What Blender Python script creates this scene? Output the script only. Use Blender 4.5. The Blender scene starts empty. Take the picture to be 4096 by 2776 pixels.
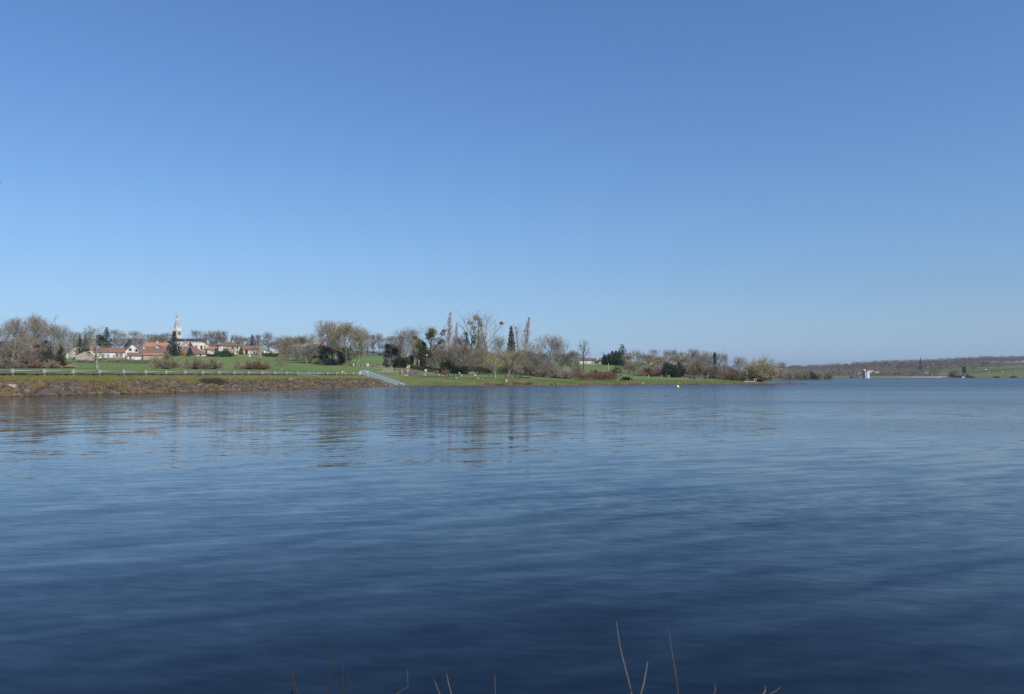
import bpy, math, random
import numpy as np
from mathutils import Vector, Matrix
R = math.radians
sc = bpy.context.scene
COL = sc.collection

# ------------------------------------------------------------------ camera, sky, sun, exposure
F = 3036.0          # focal length in photo pixels
HY = 1503.0         # row of the horizon
CH = 2.5            # eye height above the lake
cam = bpy.data.cameras.new("camera")
camo = bpy.data.objects.new("camera", cam)
COL.objects.link(camo)
camo.location = (0, 0, CH)
camo.rotation_euler = (R(90), 0, 0)
cam.sensor_width = 36
cam.lens = 36 * F / 4096
cam.shift_y = (HY - 1388) / 4096
cam.clip_start = 0.1
cam.clip_end = 20000
cam.dof.use_dof = True
cam.dof.focus_distance = 160
cam.dof.aperture_fstop = 9
sc.camera = camo
SUN_AZ, SUN_EL = 138.0, 44.0      # clockwise from the view direction
world = bpy.data.worlds.new("World")
sc.world = world
world.use_nodes = True
nt = world.node_tree
bg = nt.nodes["Background"]
sky = nt.nodes.new("ShaderNodeTexSky")
sky.sky_type = 'NISHITA'
sky.sun_disc = False
sky.sun_elevation = R(SUN_EL)
sky.sun_rotation = R(SUN_AZ)
sky.altitude = 100
sky.air_density = 1.6
sky.dust_density = 0.5
sky.ozone_density = 10
wb = nt.nodes.new("ShaderNodeMix")          # white balance of the camera
wb.data_type = 'RGBA'
wb.blend_type = 'MULTIPLY'
wb.inputs[0].default_value = 1
geo_w = nt.nodes.new("ShaderNodeTexCoord")
sep_w = nt.nodes.new("ShaderNodeSeparateXYZ")
nt.links.new(geo_w.outputs["Generated"], sep_w.inputs[0])
ramp_w = nt.nodes.new("ShaderNodeValToRGB")     # clear cold air: the sky stays blue down to the horizon
er = ramp_w.color_ramp.elements
er[0].position = 0.0; er[0].color = (0.70, 1.04, 2.0, 1)
er[1].position = 0.20; er[1].color = (0.99, 1.07, 1.27, 1)
for p_, c_ in ((0.025, (0.80, 1.13, 1.98, 1)), (0.055, (0.86, 1.07, 1.58, 1)), (0.11, (0.93, 1.03, 1.33, 1))):
    e_ = er.new(p_); e_.color = c_
nt.links.new(sep_w.outputs[2], ramp_w.inputs[0])
nt.links.new(ramp_w.outputs[0], wb.inputs[7])
nt.links.new(sky.outputs[0], wb.inputs[6])
nt.links.new(wb.outputs[2], bg.inputs[0])
bg.inputs[1].default_value = 0.1
sun = bpy.data.lights.new("sun", 'SUN')
suno = bpy.data.objects.new("sun", sun)
COL.objects.link(suno)
sun.energy = 4.3
sun.angle = R(0.5)
sun.color = (1.0, 0.93, 0.82)
az, el = R(SUN_AZ), R(SUN_EL)
sdir = Vector((math.sin(az) * math.cos(el), math.cos(az) * math.cos(el), math.sin(el)))
suno.rotation_euler = sdir.to_track_quat('Z', 'Y').to_euler()
suno.location = (30, -30, 60)
sc.view_settings.view_transform = 'Standard'
sc.view_settings.look = 'None'
sc.view_settings.gamma = 1
sc.view_settings.exposure = 0.0
sc.view_settings.use_curve_mapping = False
sc.cycles.max_bounces = 5
sc.cycles.use_denoising = False
sc.cycles.denoiser = 'OPENIMAGEDENOISE'
sc.cycles.denoising_input_passes = 'RGB_ALBEDO_NORMAL'

# ------------------------------------------------------------------ materials
def mat(name, c1, c2=None, scale=3.0, rough=0.85, c3=None, scale3=0.3, detail=4, spec=0.25, stretch=None, mix3=0.6):
    m = bpy.data.materials.new(name)
    m.use_nodes = True
    n = m.node_tree.nodes
    L = m.node_tree.links.new
    b = n["Principled BSDF"]
    b.inputs["Roughness"].default_value = rough
    b.inputs["Specular IOR Level"].default_value = spec
    if c2 is None:
        c2 = tuple(v * 0.8 for v in c1)
    geo = n.new("ShaderNodeNewGeometry")
    src = geo.outputs["Position"]
    if stretch:
        mp = n.new("ShaderNodeMapping")
        mp.inputs["Scale"].default_value = stretch
        L(src, mp.inputs["Vector"])
        src = mp.outputs[0]
    t = n.new("ShaderNodeTexNoise")
    t.inputs["Scale"].default_value = scale
    t.inputs["Detail"].default_value = detail
    L(src, t.inputs["Vector"])
    r = n.new("ShaderNodeMapRange")
    r.inputs[1].default_value = 0.32
    r.inputs[2].default_value = 0.68
    L(t.outputs["Fac"], r.inputs[0])
    mx = n.new("ShaderNodeMix")
    mx.data_type = 'RGBA'
    mx.inputs[6].default_value = (*c1, 1)
    mx.inputs[7].default_value = (*c2, 1)
    L(r.outputs[0], mx.inputs[0])
    out = mx.outputs[2]
    if c3 is not None:
        t3 = n.new("ShaderNodeTexNoise")
        t3.inputs["Scale"].default_value = scale3
        L(src, t3.inputs["Vector"])
        r3 = n.new("ShaderNodeMapRange")
        r3.inputs[1].default_value = 0.42
        r3.inputs[2].default_value = 0.62
        r3.inputs[4].default_value = mix3
        L(t3.outputs["Fac"], r3.inputs[0])
        m3 = n.new("ShaderNodeMix")
        m3.data_type = 'RGBA'
        m3.inputs[7].default_value = (*c3, 1)
        L(r3.outputs[0], m3.inputs[0])
        L(out, m3.inputs[6])
        out = m3.outputs[2]
    L(out, b.inputs["Base Color"])
    return m

M = {}
M['bark_grey'] = mat('bark_grey', (0.19, 0.165, 0.125), (0.11, 0.095, 0.07), 2.5)
M['bark_pale'] = mat('bark_pale', (0.42, 0.37, 0.28), (0.24, 0.21, 0.15), 1.6)
M['bark_white'] = mat('bark_white', (0.62, 0.58, 0.52), (0.38, 0.34, 0.29), 1.5)
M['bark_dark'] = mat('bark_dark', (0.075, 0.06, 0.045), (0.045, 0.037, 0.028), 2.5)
M['bark_tan'] = mat('bark_tan', (0.33, 0.25, 0.16), (0.22, 0.165, 0.1), 2.0)
M['twig_grey'] = mat('twig_grey', (0.33, 0.295, 0.25), (0.225, 0.20, 0.17), 0.6)
M['twig_pale'] = mat('twig_pale', (0.42, 0.38, 0.32), (0.285, 0.258, 0.215), 0.6)
M['twig_brown'] = mat('twig_brown', (0.315, 0.26, 0.195), (0.212, 0.175, 0.13), 0.6)
M['twig_olive'] = mat('twig_olive', (0.37, 0.315, 0.19), (0.25, 0.212, 0.128), 0.6)
M['twig_purple'] = mat('twig_purple', (0.31, 0.215, 0.20), (0.215, 0.15, 0.14), 0.6)
M['twig_red'] = mat('twig_red', (0.315, 0.185, 0.125), (0.215, 0.125, 0.085), 0.6)
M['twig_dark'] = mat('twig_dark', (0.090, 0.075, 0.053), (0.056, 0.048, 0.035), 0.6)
M['twig_yellow'] = mat('twig_yellow', (0.42, 0.355, 0.175), (0.29, 0.245, 0.12), 0.6)
M['twig_pink'] = mat('twig_pink', (0.46, 0.345, 0.29), (0.33, 0.245, 0.205), 0.6)
M['willow_leaf'] = mat('willow_leaf', (0.56, 0.50, 0.27), (0.38, 0.335, 0.18), 0.5)
M['leaf_red'] = mat('leaf_red', (0.22, 0.085, 0.042), (0.14, 0.058, 0.03), 0.8)
M['leaf_dark'] = mat('leaf_dark', (0.03, 0.048, 0.018), (0.018, 0.03, 0.012), 0.8, rough=0.6)
M['leaf_green'] = mat('leaf_green', (0.04, 0.09, 0.028), (0.022, 0.05, 0.016), 0.8, rough=0.6)
M['leaf_olive'] = mat('leaf_olive', (0.085, 0.085, 0.028), (0.05, 0.055, 0.02), 0.8)
M['leaf_yellow'] = mat('leaf_yellow', (0.18, 0.21, 0.03), (0.11, 0.14, 0.02), 0.8)
M['leaf_blue'] = mat('leaf_blue', (0.115, 0.14, 0.11), (0.07, 0.09, 0.07), 0.8)
M['leaf_cypress'] = mat('leaf_cypress', (0.055, 0.095, 0.03), (0.026, 0.052, 0.017), 0.7)
M['mistletoe'] = mat('mistletoe', (0.21, 0.185, 0.035), (0.125, 0.115, 0.024), 1.2)
M['reed'] = mat('reed', (0.33, 0.235, 0.13), (0.22, 0.14, 0.075), 0.9)
M['plaster_white'] = mat('plaster_white', (0.78, 0.745, 0.69), (0.66, 0.62, 0.55), 0.35)
M['tower_white'] = mat('tower_white', (0.80, 0.765, 0.70), (0.70, 0.67, 0.61), 0.3)
M['plaster_cream'] = mat('plaster_cream', (0.66, 0.575, 0.45), (0.56, 0.48, 0.375), 0.5)
M['stone_pale'] = mat('stone_pale', (0.79, 0.715, 0.61), (0.68, 0.605, 0.505), 0.7, c3=(0.60, 0.54, 0.465), scale3=0.35, mix3=0.5)
M['stone_grey'] = mat('stone_grey', (0.44, 0.385, 0.31), (0.31, 0.27, 0.21), 1.2)
M['stone_rubble'] = mat('stone_rubble', (0.46, 0.355, 0.25), (0.30, 0.22, 0.15), 1.0, c3=(0.50, 0.40, 0.31), scale3=0.25)
M['brick'] = mat('brick', (0.30, 0.165, 0.11), (0.22, 0.12, 0.085), 0.9)
M['tile_brown'] = mat('tile_brown', (0.205, 0.125, 0.092), (0.15, 0.098, 0.078), 0.9, c3=(0.235, 0.14, 0.10), scale3=0.25)
M['tile_red'] = mat('tile_red', (0.25, 0.135, 0.095), (0.19, 0.108, 0.08), 0.9, c3=(0.2, 0.12, 0.09), scale3=0.25)
M['tile_orange'] = mat('tile_orange', (0.44, 0.21, 0.115), (0.34, 0.168, 0.098), 0.8, c3=(0.29, 0.165, 0.11), scale3=0.22)
M['tile_maroon'] = mat('tile_maroon', (0.17, 0.075, 0.055), (0.125, 0.06, 0.048), 0.9)
M['slate'] = mat('slate', (0.052, 0.052, 0.062), (0.038, 0.038, 0.047), 0.5, rough=0.6)
M['glass_dark'] = mat('glass_dark', (0.02, 0.022, 0.03), (0.015, 0.016, 0.02), 1, rough=0.15, spec=0.5)
M['shutter_grey'] = mat('shutter_grey', (0.30, 0.31, 0.36), (0.25, 0.26, 0.30), 1)
M['shutter_brown'] = mat('shutter_brown', (0.16, 0.06, 0.045), (0.11, 0.045, 0.035), 1)
M['door_dark'] = mat('door_dark', (0.035, 0.028, 0.03), (0.025, 0.02, 0.02), 1)
M['timber_orange'] = mat('timber_orange', (0.52, 0.27, 0.11), (0.33, 0.16, 0.065), 1.2, stretch=(1, 1, 3))
M['timber_grey'] = mat('timber_grey', (0.30, 0.285, 0.26), (0.21, 0.195, 0.175), 3)
M['timber_dark'] = mat('timber_dark', (0.06, 0.05, 0.042), (0.04, 0.034, 0.03), 3)
M['timber_pale'] = mat('timber_pale', (0.60, 0.54, 0.40), (0.46, 0.40, 0.29), 3)
M['log'] = mat('log', (0.42, 0.31, 0.215), (0.30, 0.20, 0.135), 2)
M['concrete'] = mat('concrete', (0.48, 0.465, 0.40), (0.36, 0.355, 0.30), 2.5)
M['concrete_path'] = mat('concrete_path', (0.46, 0.385, 0.32), (0.36, 0.295, 0.24), 1.2)
M['galvanised'] = mat('galvanised', (0.74, 0.73, 0.70), (0.64, 0.635, 0.61), 3, rough=0.5, spec=0.5)
M['rail_metal'] = mat('rail_metal', (0.31, 0.32, 0.33), (0.24, 0.25, 0.26), 1.5, rough=0.42, spec=0.6)
M['rust'] = mat('rust', (0.20, 0.085, 0.055), (0.115, 0.06, 0.045), 0.8, c3=(0.055, 0.048, 0.045), scale3=0.07, mix3=0.95)
M['black_rubber'] = mat('black_rubber', (0.02, 0.02, 0.02), (0.03, 0.03, 0.03), 3)
M['white_paint'] = mat('white_paint', (0.80, 0.79, 0.76), (0.72, 0.71, 0.68), 1, rough=0.5)
M['red_paint'] = mat('red_paint', (0.62, 0.045, 0.05), (0.55, 0.04, 0.045), 1, rough=0.4)
M['orange_paint'] = mat('orange_paint', (0.70, 0.20, 0.04), (0.6, 0.17, 0.04), 1, rough=0.5)
M['cream_sign'] = mat('cream_sign', (0.85, 0.66, 0.42), (0.8, 0.6, 0.38), 1, rough=0.4)
M['yellow_paint'] = mat('yellow_paint', (0.90, 0.74, 0.28), (0.82, 0.64, 0.2), 1, rough=0.4)
M['blue_paint'] = mat('blue_paint', (0.05, 0.12, 0.28), (0.04, 0.1, 0.22), 1, rough=0.5)
M['green_paint'] = mat('green_paint', (0.04, 0.26, 0.17), (0.035, 0.21, 0.14), 1, rough=0.5)
M['black_paint'] = mat('black_paint', (0.015, 0.015, 0.015), (0.02, 0.02, 0.02), 1)
M['yellow_wall'] = mat('yellow_wall', (0.70, 0.62, 0.30), (0.62, 0.54, 0.26), 1)
M['asphalt'] = mat('asphalt', (0.135, 0.125, 0.13), (0.105, 0.098, 0.104), 0.5, c3=(0.17, 0.155, 0.15), scale3=0.12)
M['boulder'] = mat('boulder', (0.45, 0.34, 0.235), (0.30, 0.225, 0.155), 1.5)
M['boulder_grey'] = mat('boulder_grey', (0.34, 0.31, 0.29), (0.21, 0.19, 0.18), 1.5)
M['stem_dark'] = mat('stem_dark', (0.045, 0.032, 0.022), (0.03, 0.022, 0.016), 20)
M['stem_pale'] = mat('stem_pale', (0.18, 0.145, 0.095), (0.125, 0.10, 0.065), 20)
M['stem_brown'] = mat('stem_brown', (0.11, 0.082, 0.058), (0.07, 0.052, 0.04), 20)
def stone_mat(name, rnd):
    m = bpy.data.materials.new(name); m.use_nodes = True
    n = m.node_tree.nodes; L = m.node_tree.links.new
    b = n["Principled BSDF"]; b.inputs["Roughness"].default_value = 0.95; b.inputs["Specular IOR Level"].default_value = 0.15
    geo = n.new("ShaderNodeNewGeometry")
    if rnd == 'island': src = geo.outputs["Random Per Island"]
    else: src = n.new("ShaderNodeObjectInfo").outputs["Random"]
    r = n.new("ShaderNodeValToRGB"); r.color_ramp.interpolation = 'LINEAR'
    e = r.color_ramp.elements
    e[0].color = (0.10, 0.083, 0.07, 1); e[1].color = (0.36, 0.29, 0.22, 1)
    for p, c in ((.2, (0.175, 0.135, 0.105)), (.38, (0.12, 0.105, 0.095)), (.55, (0.21, 0.155, 0.11)), (.72, (0.165, 0.13, 0.105)), (.86, (0.205, 0.155, 0.115)), (.95, (0.25, 0.195, 0.15))):
        x = e.new(p); x.color = (*c, 1)
    L(src, r.inputs[0])
    t = n.new("ShaderNodeTexNoise"); t.inputs["Scale"].default_value = 1.1; t.inputs["Detail"].default_value = 7; L(geo.outputs["Position"], t.inputs["Vector"])
    mr = n.new("ShaderNodeMapRange"); L(t.outputs["Fac"], mr.inputs[0]); mr.inputs[1].default_value = .35; mr.inputs[2].default_value = .65; mr.inputs[3].default_value = .36; mr.inputs[4].default_value = .90
    mx = n.new("ShaderNodeMix"); mx.data_type = 'RGBA'; mx.blend_type = 'MULTIPLY'; mx.inputs[0].default_value = 1
    L(r.outputs[0], mx.inputs[6]); L(mr.outputs[0], mx.inputs[7])
    t2 = n.new("ShaderNodeTexNoise"); t2.inputs["Scale"].default_value = .3; t2.inputs["Detail"].default_value = 5; L(geo.outputs["Position"], t2.inputs["Vector"])
    m2 = n.new("ShaderNodeMapRange"); L(t2.outputs["Fac"], m2.inputs[0]); m2.inputs[1].default_value = .46; m2.inputs[2].default_value = .62; m2.inputs[4].default_value = .8
    m3 = n.new("ShaderNodeMix"); m3.data_type = 'RGBA'; L(m2.outputs[0], m3.inputs[0]); L(mx.outputs[2], m3.inputs[6]); m3.inputs[7].default_value = (0.155, 0.11, 0.045, 1)
    L(m3.outputs[2], b.inputs["Base Color"])
    return m
M['riprap'] = stone_mat('riprap', 'object')
M['riprap_facing'] = stone_mat('riprap_facing', 'island')
M['spire_stone'] = mat('spire_stone', (0.47, 0.43, 0.39), (0.34, 0.315, 0.29), 1.2)
M['valley_wood'] = mat('valley_wood', (0.30, 0.265, 0.20), (0.19, 0.175, 0.13), 0.05, c3=(0.20, 0.20, 0.13), scale3=0.01)
M['far_wood'] = mat('far_wood', (0.235, 0.19, 0.165), (0.12, 0.10, 0.09), 0.035, c3=(0.22, 0.20, 0.14), scale3=0.008)
M['bird'] = mat('bird', (0.03, 0.03, 0.035), (0.05, 0.05, 0.055), 5)

# ------------------------------------------------------------------ object helpers
def X(px, d): return (px - 2048.0) / F * d
def Zp(py, d): return CH - (py - HY) / F * d

def new_mesh(name, verts, faces, smooth=False):
    me = bpy.data.meshes.new(name)
    if isinstance(verts, np.ndarray):
        nv, nf, k = len(verts), len(faces), faces.shape[1]
        me.vertices.add(nv)
        me.vertices.foreach_set('co', verts.astype(np.float32).ravel())
        me.loops.add(nf * k)
        me.loops.foreach_set('vertex_index', faces.astype(np.int32).ravel())
        me.polygons.add(nf)
        me.polygons.foreach_set('loop_start', np.arange(0, nf * k, k, dtype=np.int32))
        me.polygons.foreach_set('loop_total', np.full(nf, k, dtype=np.int32))
        me.update(calc_edges=True)
    else:
        me.from_pydata(verts, [], faces)
        me.update()
    if smooth:
        me.polygons.foreach_set('use_smooth', np.ones(len(me.polygons), dtype=bool))
    return me

def link(name, me, parent=None, m=None, loc=None):
    o = bpy.data.objects.new(name, me)
    COL.objects.link(o)
    if parent is not None: o.parent = parent
    if loc is not None: o.location = loc
    if m is not None:
        mm = M[m] if isinstance(m, str) else m
        if len(me.materials) == 0:
            me.materials.append(mm)
        elif me.materials[0] is not mm:
            o.material_slots[0].link = 'OBJECT'
            o.material_slots[0].material = mm
    return o

def tag(o, label, cat, group=None):
    o['label'] = label
    o['category'] = cat
    if group: o['group'] = group
    return o

def structure(o, kind='structure'):
    o['kind'] = kind
    return o

def thing(name, label, cat, loc, rz=0, group=None):
    o = bpy.data.objects.new(name, None)
    o.empty_display_size = 0.5
    COL.objects.link(o)
    o.location = loc
    o.rotation_euler = (0, 0, rz)
    return tag(o, label, cat, group)

class MB:
    def __init__(s): s.v = []; s.f = []
    def box(s, c, size, rz=0.0):
        hx, hy, hz = size[0] / 2, size[1] / 2, size[2] / 2
        b = len(s.v); cs, sn = math.cos(rz), math.sin(rz)
        for dz in (-hz, hz):
            for dx, dy in ((-hx, -hy), (hx, -hy), (hx, hy), (-hx, hy)):
                s.v.append((c[0] + dx * cs - dy * sn, c[1] + dx * sn + dy * cs, c[2] + dz))
        for q in ((0, 3, 2, 1), (4, 5, 6, 7), (0, 1, 5, 4), (1, 2, 6, 5), (2, 3, 7, 6), (3, 0, 4, 7)):
            s.f.append(tuple(b + i for i in q))
        return s
    def tube(s, pts, rad, k=6, cap=True):
        pts = [Vector(p) for p in pts]
        if not hasattr(rad, '__len__'): rad = [rad] * len(pts)
        b = len(s.v)
        t0 = (pts[1] - pts[0]).normalized()
        ref = Vector((0, 0, 1)) if abs(t0.z) < 0.9 else Vector((1, 0, 0))
        u = t0.cross(ref).normalized()
        for i, p in enumerate(pts):
            t = (pts[min(i + 1, len(pts) - 1)] - pts[max(i - 1, 0)])
            t = t.normalized() if t.length > 1e-9 else t0
            u = (u - t * u.dot(t))
            u = u.normalized() if u.length > 1e-6 else t.orthogonal().normalized()
            w = t.cross(u)
            for j in range(k):
                a = 2 * math.pi * j / k
                q = p + (u * math.cos(a) + w * math.sin(a)) * rad[i]
                s.v.append((q.x, q.y, q.z))
        for i in range(len(pts) - 1):
            for j in range(k):
                a = b + i * k + j; c = b + i * k + (j + 1) % k
                s.f.append((a, c, c + k, a + k))
        if cap:
            s.f.append(tuple(b + j for j in range(k - 1, -1, -1)))
            e = b + (len(pts) - 1) * k
            s.f.append(tuple(e + j for j in range(k)))
        return s
    def lathe(s, prof, k=10, c=(0, 0, 0), rz=0.0):
        b = len(s.v)
        for r, z in prof:
            for j in range(k):
                a = 2 * math.pi * j / k + rz
                s.v.append((c[0] + r * math.cos(a), c[1] + r * math.sin(a), c[2] + z))
        for i in range(len(prof) - 1):
            for j in range(k):
                a = b + i * k + j; d = b + i * k + (j + 1) % k
                s.f.append((a, d, d + k, a + k))
        s.f.append(tuple(b + j for j in range(k - 1, -1, -1)))
        e = b + (len(prof) - 1) * k
        s.f.append(tuple(e + j for j in range(k)))
        return s
    def poly(s, pts, depth=None):
        """flat polygon, or a prism pushed along depth vector"""
        b = len(s.v); n = len(pts)
        s.v += [tuple(p) for p in pts]
        s.f.append(tuple(range(b, b + n)))
        if depth is not None:
            s.v += [(p[0] + depth[0], p[1] + depth[1], p[2] + depth[2]) for p in pts]
            s.f.append(tuple(range(b + 2 * n - 1, b + n - 1, -1)))
            for i in range(n):
                j = (i + 1) % n
                s.f.append((b + i, b + n + i, b + n + j, b + j))
        return s
    def build(s, name, m, parent=None, smooth=False, loc=None):
        return link(name, new_mesh(name, s.v, s.f, smooth), parent, m, loc)

# ------------------------------------------------------------------ terrain
_A, _B, _C = -1998.54, 32.9586, 0.0503294
def d_crest(px):
    xs = px - 2048.0
    n = (_A - xs) / (_C * xs - _B)
    return max(62.0, 97.1 * (1 + _C * n))
def px_post(n): return 2048 + (_A + _B * n) / (1 + _C * n)
def d_post(n): return 97.1 * (1 + _C * n)

SHORE = [(-1300, 55.), (-1100, 61.), (-422, 76.), (-150, 84.), (0, 90.), (250, 97.), (520, 106.), (750, 115.), (1020, 128.), (1250, 144.), (1480, 166.), (1630, 180.), (1920, 185.), (2280, 191.),
         (2320, 200.), (2440, 205.), (2720, 216.), (2980, 219.), (3100, 220.), (3235, 223.), (6000, 223.)]
_sp = [p for p, _ in SHORE]; _sd = [d for _, d in SHORE]
def d_shore(px): return float(np.interp(px, _sp, _sd))

# land behind: (depth, photo row) pairs for a number of bearings
BACK = {
 -1300: [(250, 1474), (420, 1450), (600, 1425), (900, 1405)],
 0: [(250, 1474), (420, 1450), (600, 1425), (900, 1405)],
 250: [(250, 1473), (330, 1466), (420, 1447), (600, 1415), (900, 1395)],
 400: [(255, 1474), (390, 1456), (430, 1438), (480, 1420), (620, 1402), (900, 1392)],
 600: [(260, 1475), (390, 1458), (430, 1445), (480, 1415), (560, 1400), (700, 1390), (1000, 1385)],
 720: [(270, 1475), (430, 1428), (480, 1418), (560, 1402), (700, 1392), (1000, 1388)],
 900: [(270, 1475), (440, 1428), (470, 1414), (560, 1404), (700, 1396), (1000, 1392)],
 1050: [(270, 1475), (430, 1430), (460, 1417), (560, 1408), (700, 1402), (1000, 1396)],
 1180: [(270, 1475), (400, 1436), (440, 1428), (520, 1415), (700, 1405), (1000, 1398)],
 1300: [(270, 1474), (310, 1464), (340, 1455), (450, 1430), (520, 1420), (800, 1405), (1000, 1400)],
 1440: [(270, 1476), (310, 1463), (345, 1452), (460, 1424), (480, 1421), (560, 1420), (1000, 1418)],
}
# bearings whose profile starts at the water itself
FRONT = {
 1440: (162, [(162, None), (203, 1500), (270, 1476), (310, 1463), (345, 1452), (460, 1424), (480, 1421), (560, 1420), (1000, 1418)]),
 1540: (171, [(171, None), (205, 1500), (270, 1478), (300, 1470), (345, 1455), (470, 1424), (1000, 1418)]),
 1640: (180, [(180, None), (190, 1530), (200, 1514), (212, 1503), (245, 1490), (290, 1474), (340, 1462), (480, 1424), (1000, 1418)]),
 1760: (183, [(183, None), (192, 1531), (203, 1515), (215, 1506), (240, 1500), (285, 1482), (330, 1470), (470, 1430), (1000, 1420)]),
 1900: (185, [(185, None), (194, 1531), (206, 1518), (222, 1508), (245, 1501), (280, 1492), (330, 1478), (480, 1440), (1000, 1425)]),
 2100: (188, [(188, None), (196, 1532), (208, 1521), (222, 1512), (250, 1505), (300, 1490), (480, 1450), (1000, 1430)]),
 2290: (191, [(191, None), (200, 1534), (212, 1529), (235, 1518), (270, 1502), (300, 1494), (420, 1456), (1000, 1440)]),
 2440: (205, [(205, None), (210, 1536), (225, 1530), (240, 1520), (270, 1503), (300, 1493), (410, 1457), (440, 1450), (1000, 1445)]),
 2600: (211, [(211, None), (218, 1536), (232, 1526), (250, 1515), (290, 1506), (330, 1497), (430, 1465), (470, 1457), (1000, 1450)]),
 2740: (216, [(216, None), (223, 1535), (240, 1526), (265, 1516), (300, 1508), (350, 1498), (450, 1478), (1000, 1460)]),
 2880: (217, [(217, None), (223, 1534), (238, 1527), (258, 1520), (330, 1515), (360, 1505), (420, 1488), (500, 1482), (1000, 1475)]),
 3000: (218, [(218, None), (224, 1535), (236, 1529), (252, 1524), (300, 1522), (380, 1517), (430, 1508), (520, 1495), (700, 1488), (1500, 1478)]),
 3060: (219, [(219, None), (224, 1535), (236, 1530), (250, 1529), (285, -.3), (420, -.3), (440, 1517), (520, 1500), (700, 1492), (1500, 1480)]),
 3110: (220, [(220, None), (225, 1535), (236, 1531.5), (244, 1531.5), (254, -.6), (432, -.6), (442, 1518), (520, 1504), (640, 1498), (700, -.8), (752, -.8), (759, 0.0), (775, 1508), (850, 1506), (1100, 1497), (1400, 1488)]),
 3180: (222, [(222, None), (226, 1535), (232, 1533), (238, 1533), (246, -.8), (436, -.8), (446, 0.0), (470, 1516.5), (540, 1514), (580, -.8), (752, -.8), (759, 0.0), (775, 1508), (850, 1506), (1100, 1499), (1400, 1487)]),
 3225: (223, [(223, None), (226, 1535.2), (230, 1535), (236, -.8), (438, -.8), (448, 0.0), (470, 1516.5), (520, 1515), (560, -.8), (752, -.8), (759, 0.0), (775, 1508), (850, 1506), (1100, 1500), (1400, 1485)]),
 3242: (223, [(223, -.8), (436, -.8), (448, 0.0), (470, 1516.5), (510, 1516), (545, -.8), (752, -.8), (759, 0.0), (775, 1508), (850, 1506), (1100, 1500), (1400, 1484)]),
 3318: (223, [(223, -.8), (440, -.8), (450, 0.), (462, 1517.5), (490, 1517), (505, -.8), (752, -.8), (759, 0.0), (775, 1508), (790, 1508), (850, 1507), (1100, 1498), (1400, 1481)]),
 3342: (223, [(223, -.8), (752, -.8), (759, 0.0), (775, 1508), (790, 1508), (850, 1507), (1100, 1498), (1400, 1478)]),
 3500: (223, [(223, -.8), (752, -.8), (759, 0.0), (775, 1508), (790, 1508), (850, 1507), (1000, 1499), (1400, 1468)]),
 3760: (223, [(223, -.8), (752, -.8), (759, 0.0), (775, 1510), (900, 1500), (1100, 1483), (1400, 1458)]),
 3900: (223, [(223, -.8), (752, -.8), (759, 0.0), (800, 1508), (950, 1490), (1100, 1474), (1400, 1449)]),
 4096: (223, [(223, -.8), (752, -.8), (759, 0.0), (800, 1507), (950, 1483), (1080, 1468), (1400, 1449)]),
 6000: (223, [(223, -.8), (752, -.8), (759, 0.0), (800, 1507), (950, 1483), (1080, 1468), (1400, 1449)]),
}
def _z(d, v):
    if v is None: return 0.0
    return v if v < 100 else Zp(v, d)
_bk = sorted(BACK); _bt = {k: ([d for d, _ in v], [_z(d, p) for d, p in v]) for k, v in BACK.items()}
_fk = sorted(FRONT)
_ft = {}
for k, (dw, pts) in FRONT.items():
    dd = [p[0] - dw for p in pts]; zz = [_z(*p) for p in pts]
    if pts[0][1] is None:
        dd = [-9.0] + dd; zz = [-1.2] + zz
    _ft[k] = (dd, zz)
CREST_Z = 2.62
def _back(px, d, start):
    i = min(max(np.searchsorted(_bk, px) - 1, 0), len(_bk) - 2)
    a, b = _bk[i], _bk[i + 1]
    t = min(max((px - a) / (b - a), 0), 1)
    out = []
    for k in (a, b):
        dd, zz = _bt[k]
        out.append(float(np.interp(d, [start] + dd, [CREST_Z] + zz)))
    return out[0] * (1 - t) + out[1] * t
def gz(px, d):
    """height of the land on bearing px at depth d"""
    if px < 1440:
        dw = d_shore(px); dc = d_crest(px)
        if d <= dw: return max(-1.2, (d - dw) * 0.13)
        if d <= dc: return (CREST_Z) * ((d - dw) / (dc - dw)) ** 0.93
        if d <= dc + 6: return CREST_Z
        return _back(px, d, dc + 6)
    i = min(max(np.searchsorted(_fk, px) - 1, 0), len(_fk) - 2)
    a, b = _fk[i], _fk[i + 1]
    t = min(max((px - a) / (b - a), 0), 1)
    dw = d_shore(px)
    za = float(np.interp(d - dw, *_ft[a])); zb = float(np.interp(d - dw, *_ft[b]))
    return za * (1 - t) + zb * t
def G(px, d, dz=0.0):
    """a point of the land"""
    return Vector((X(px, d), d, gz(px, d) + dz))
def Gw(x, y): return gz(2048 + F * x / y, y)

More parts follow.
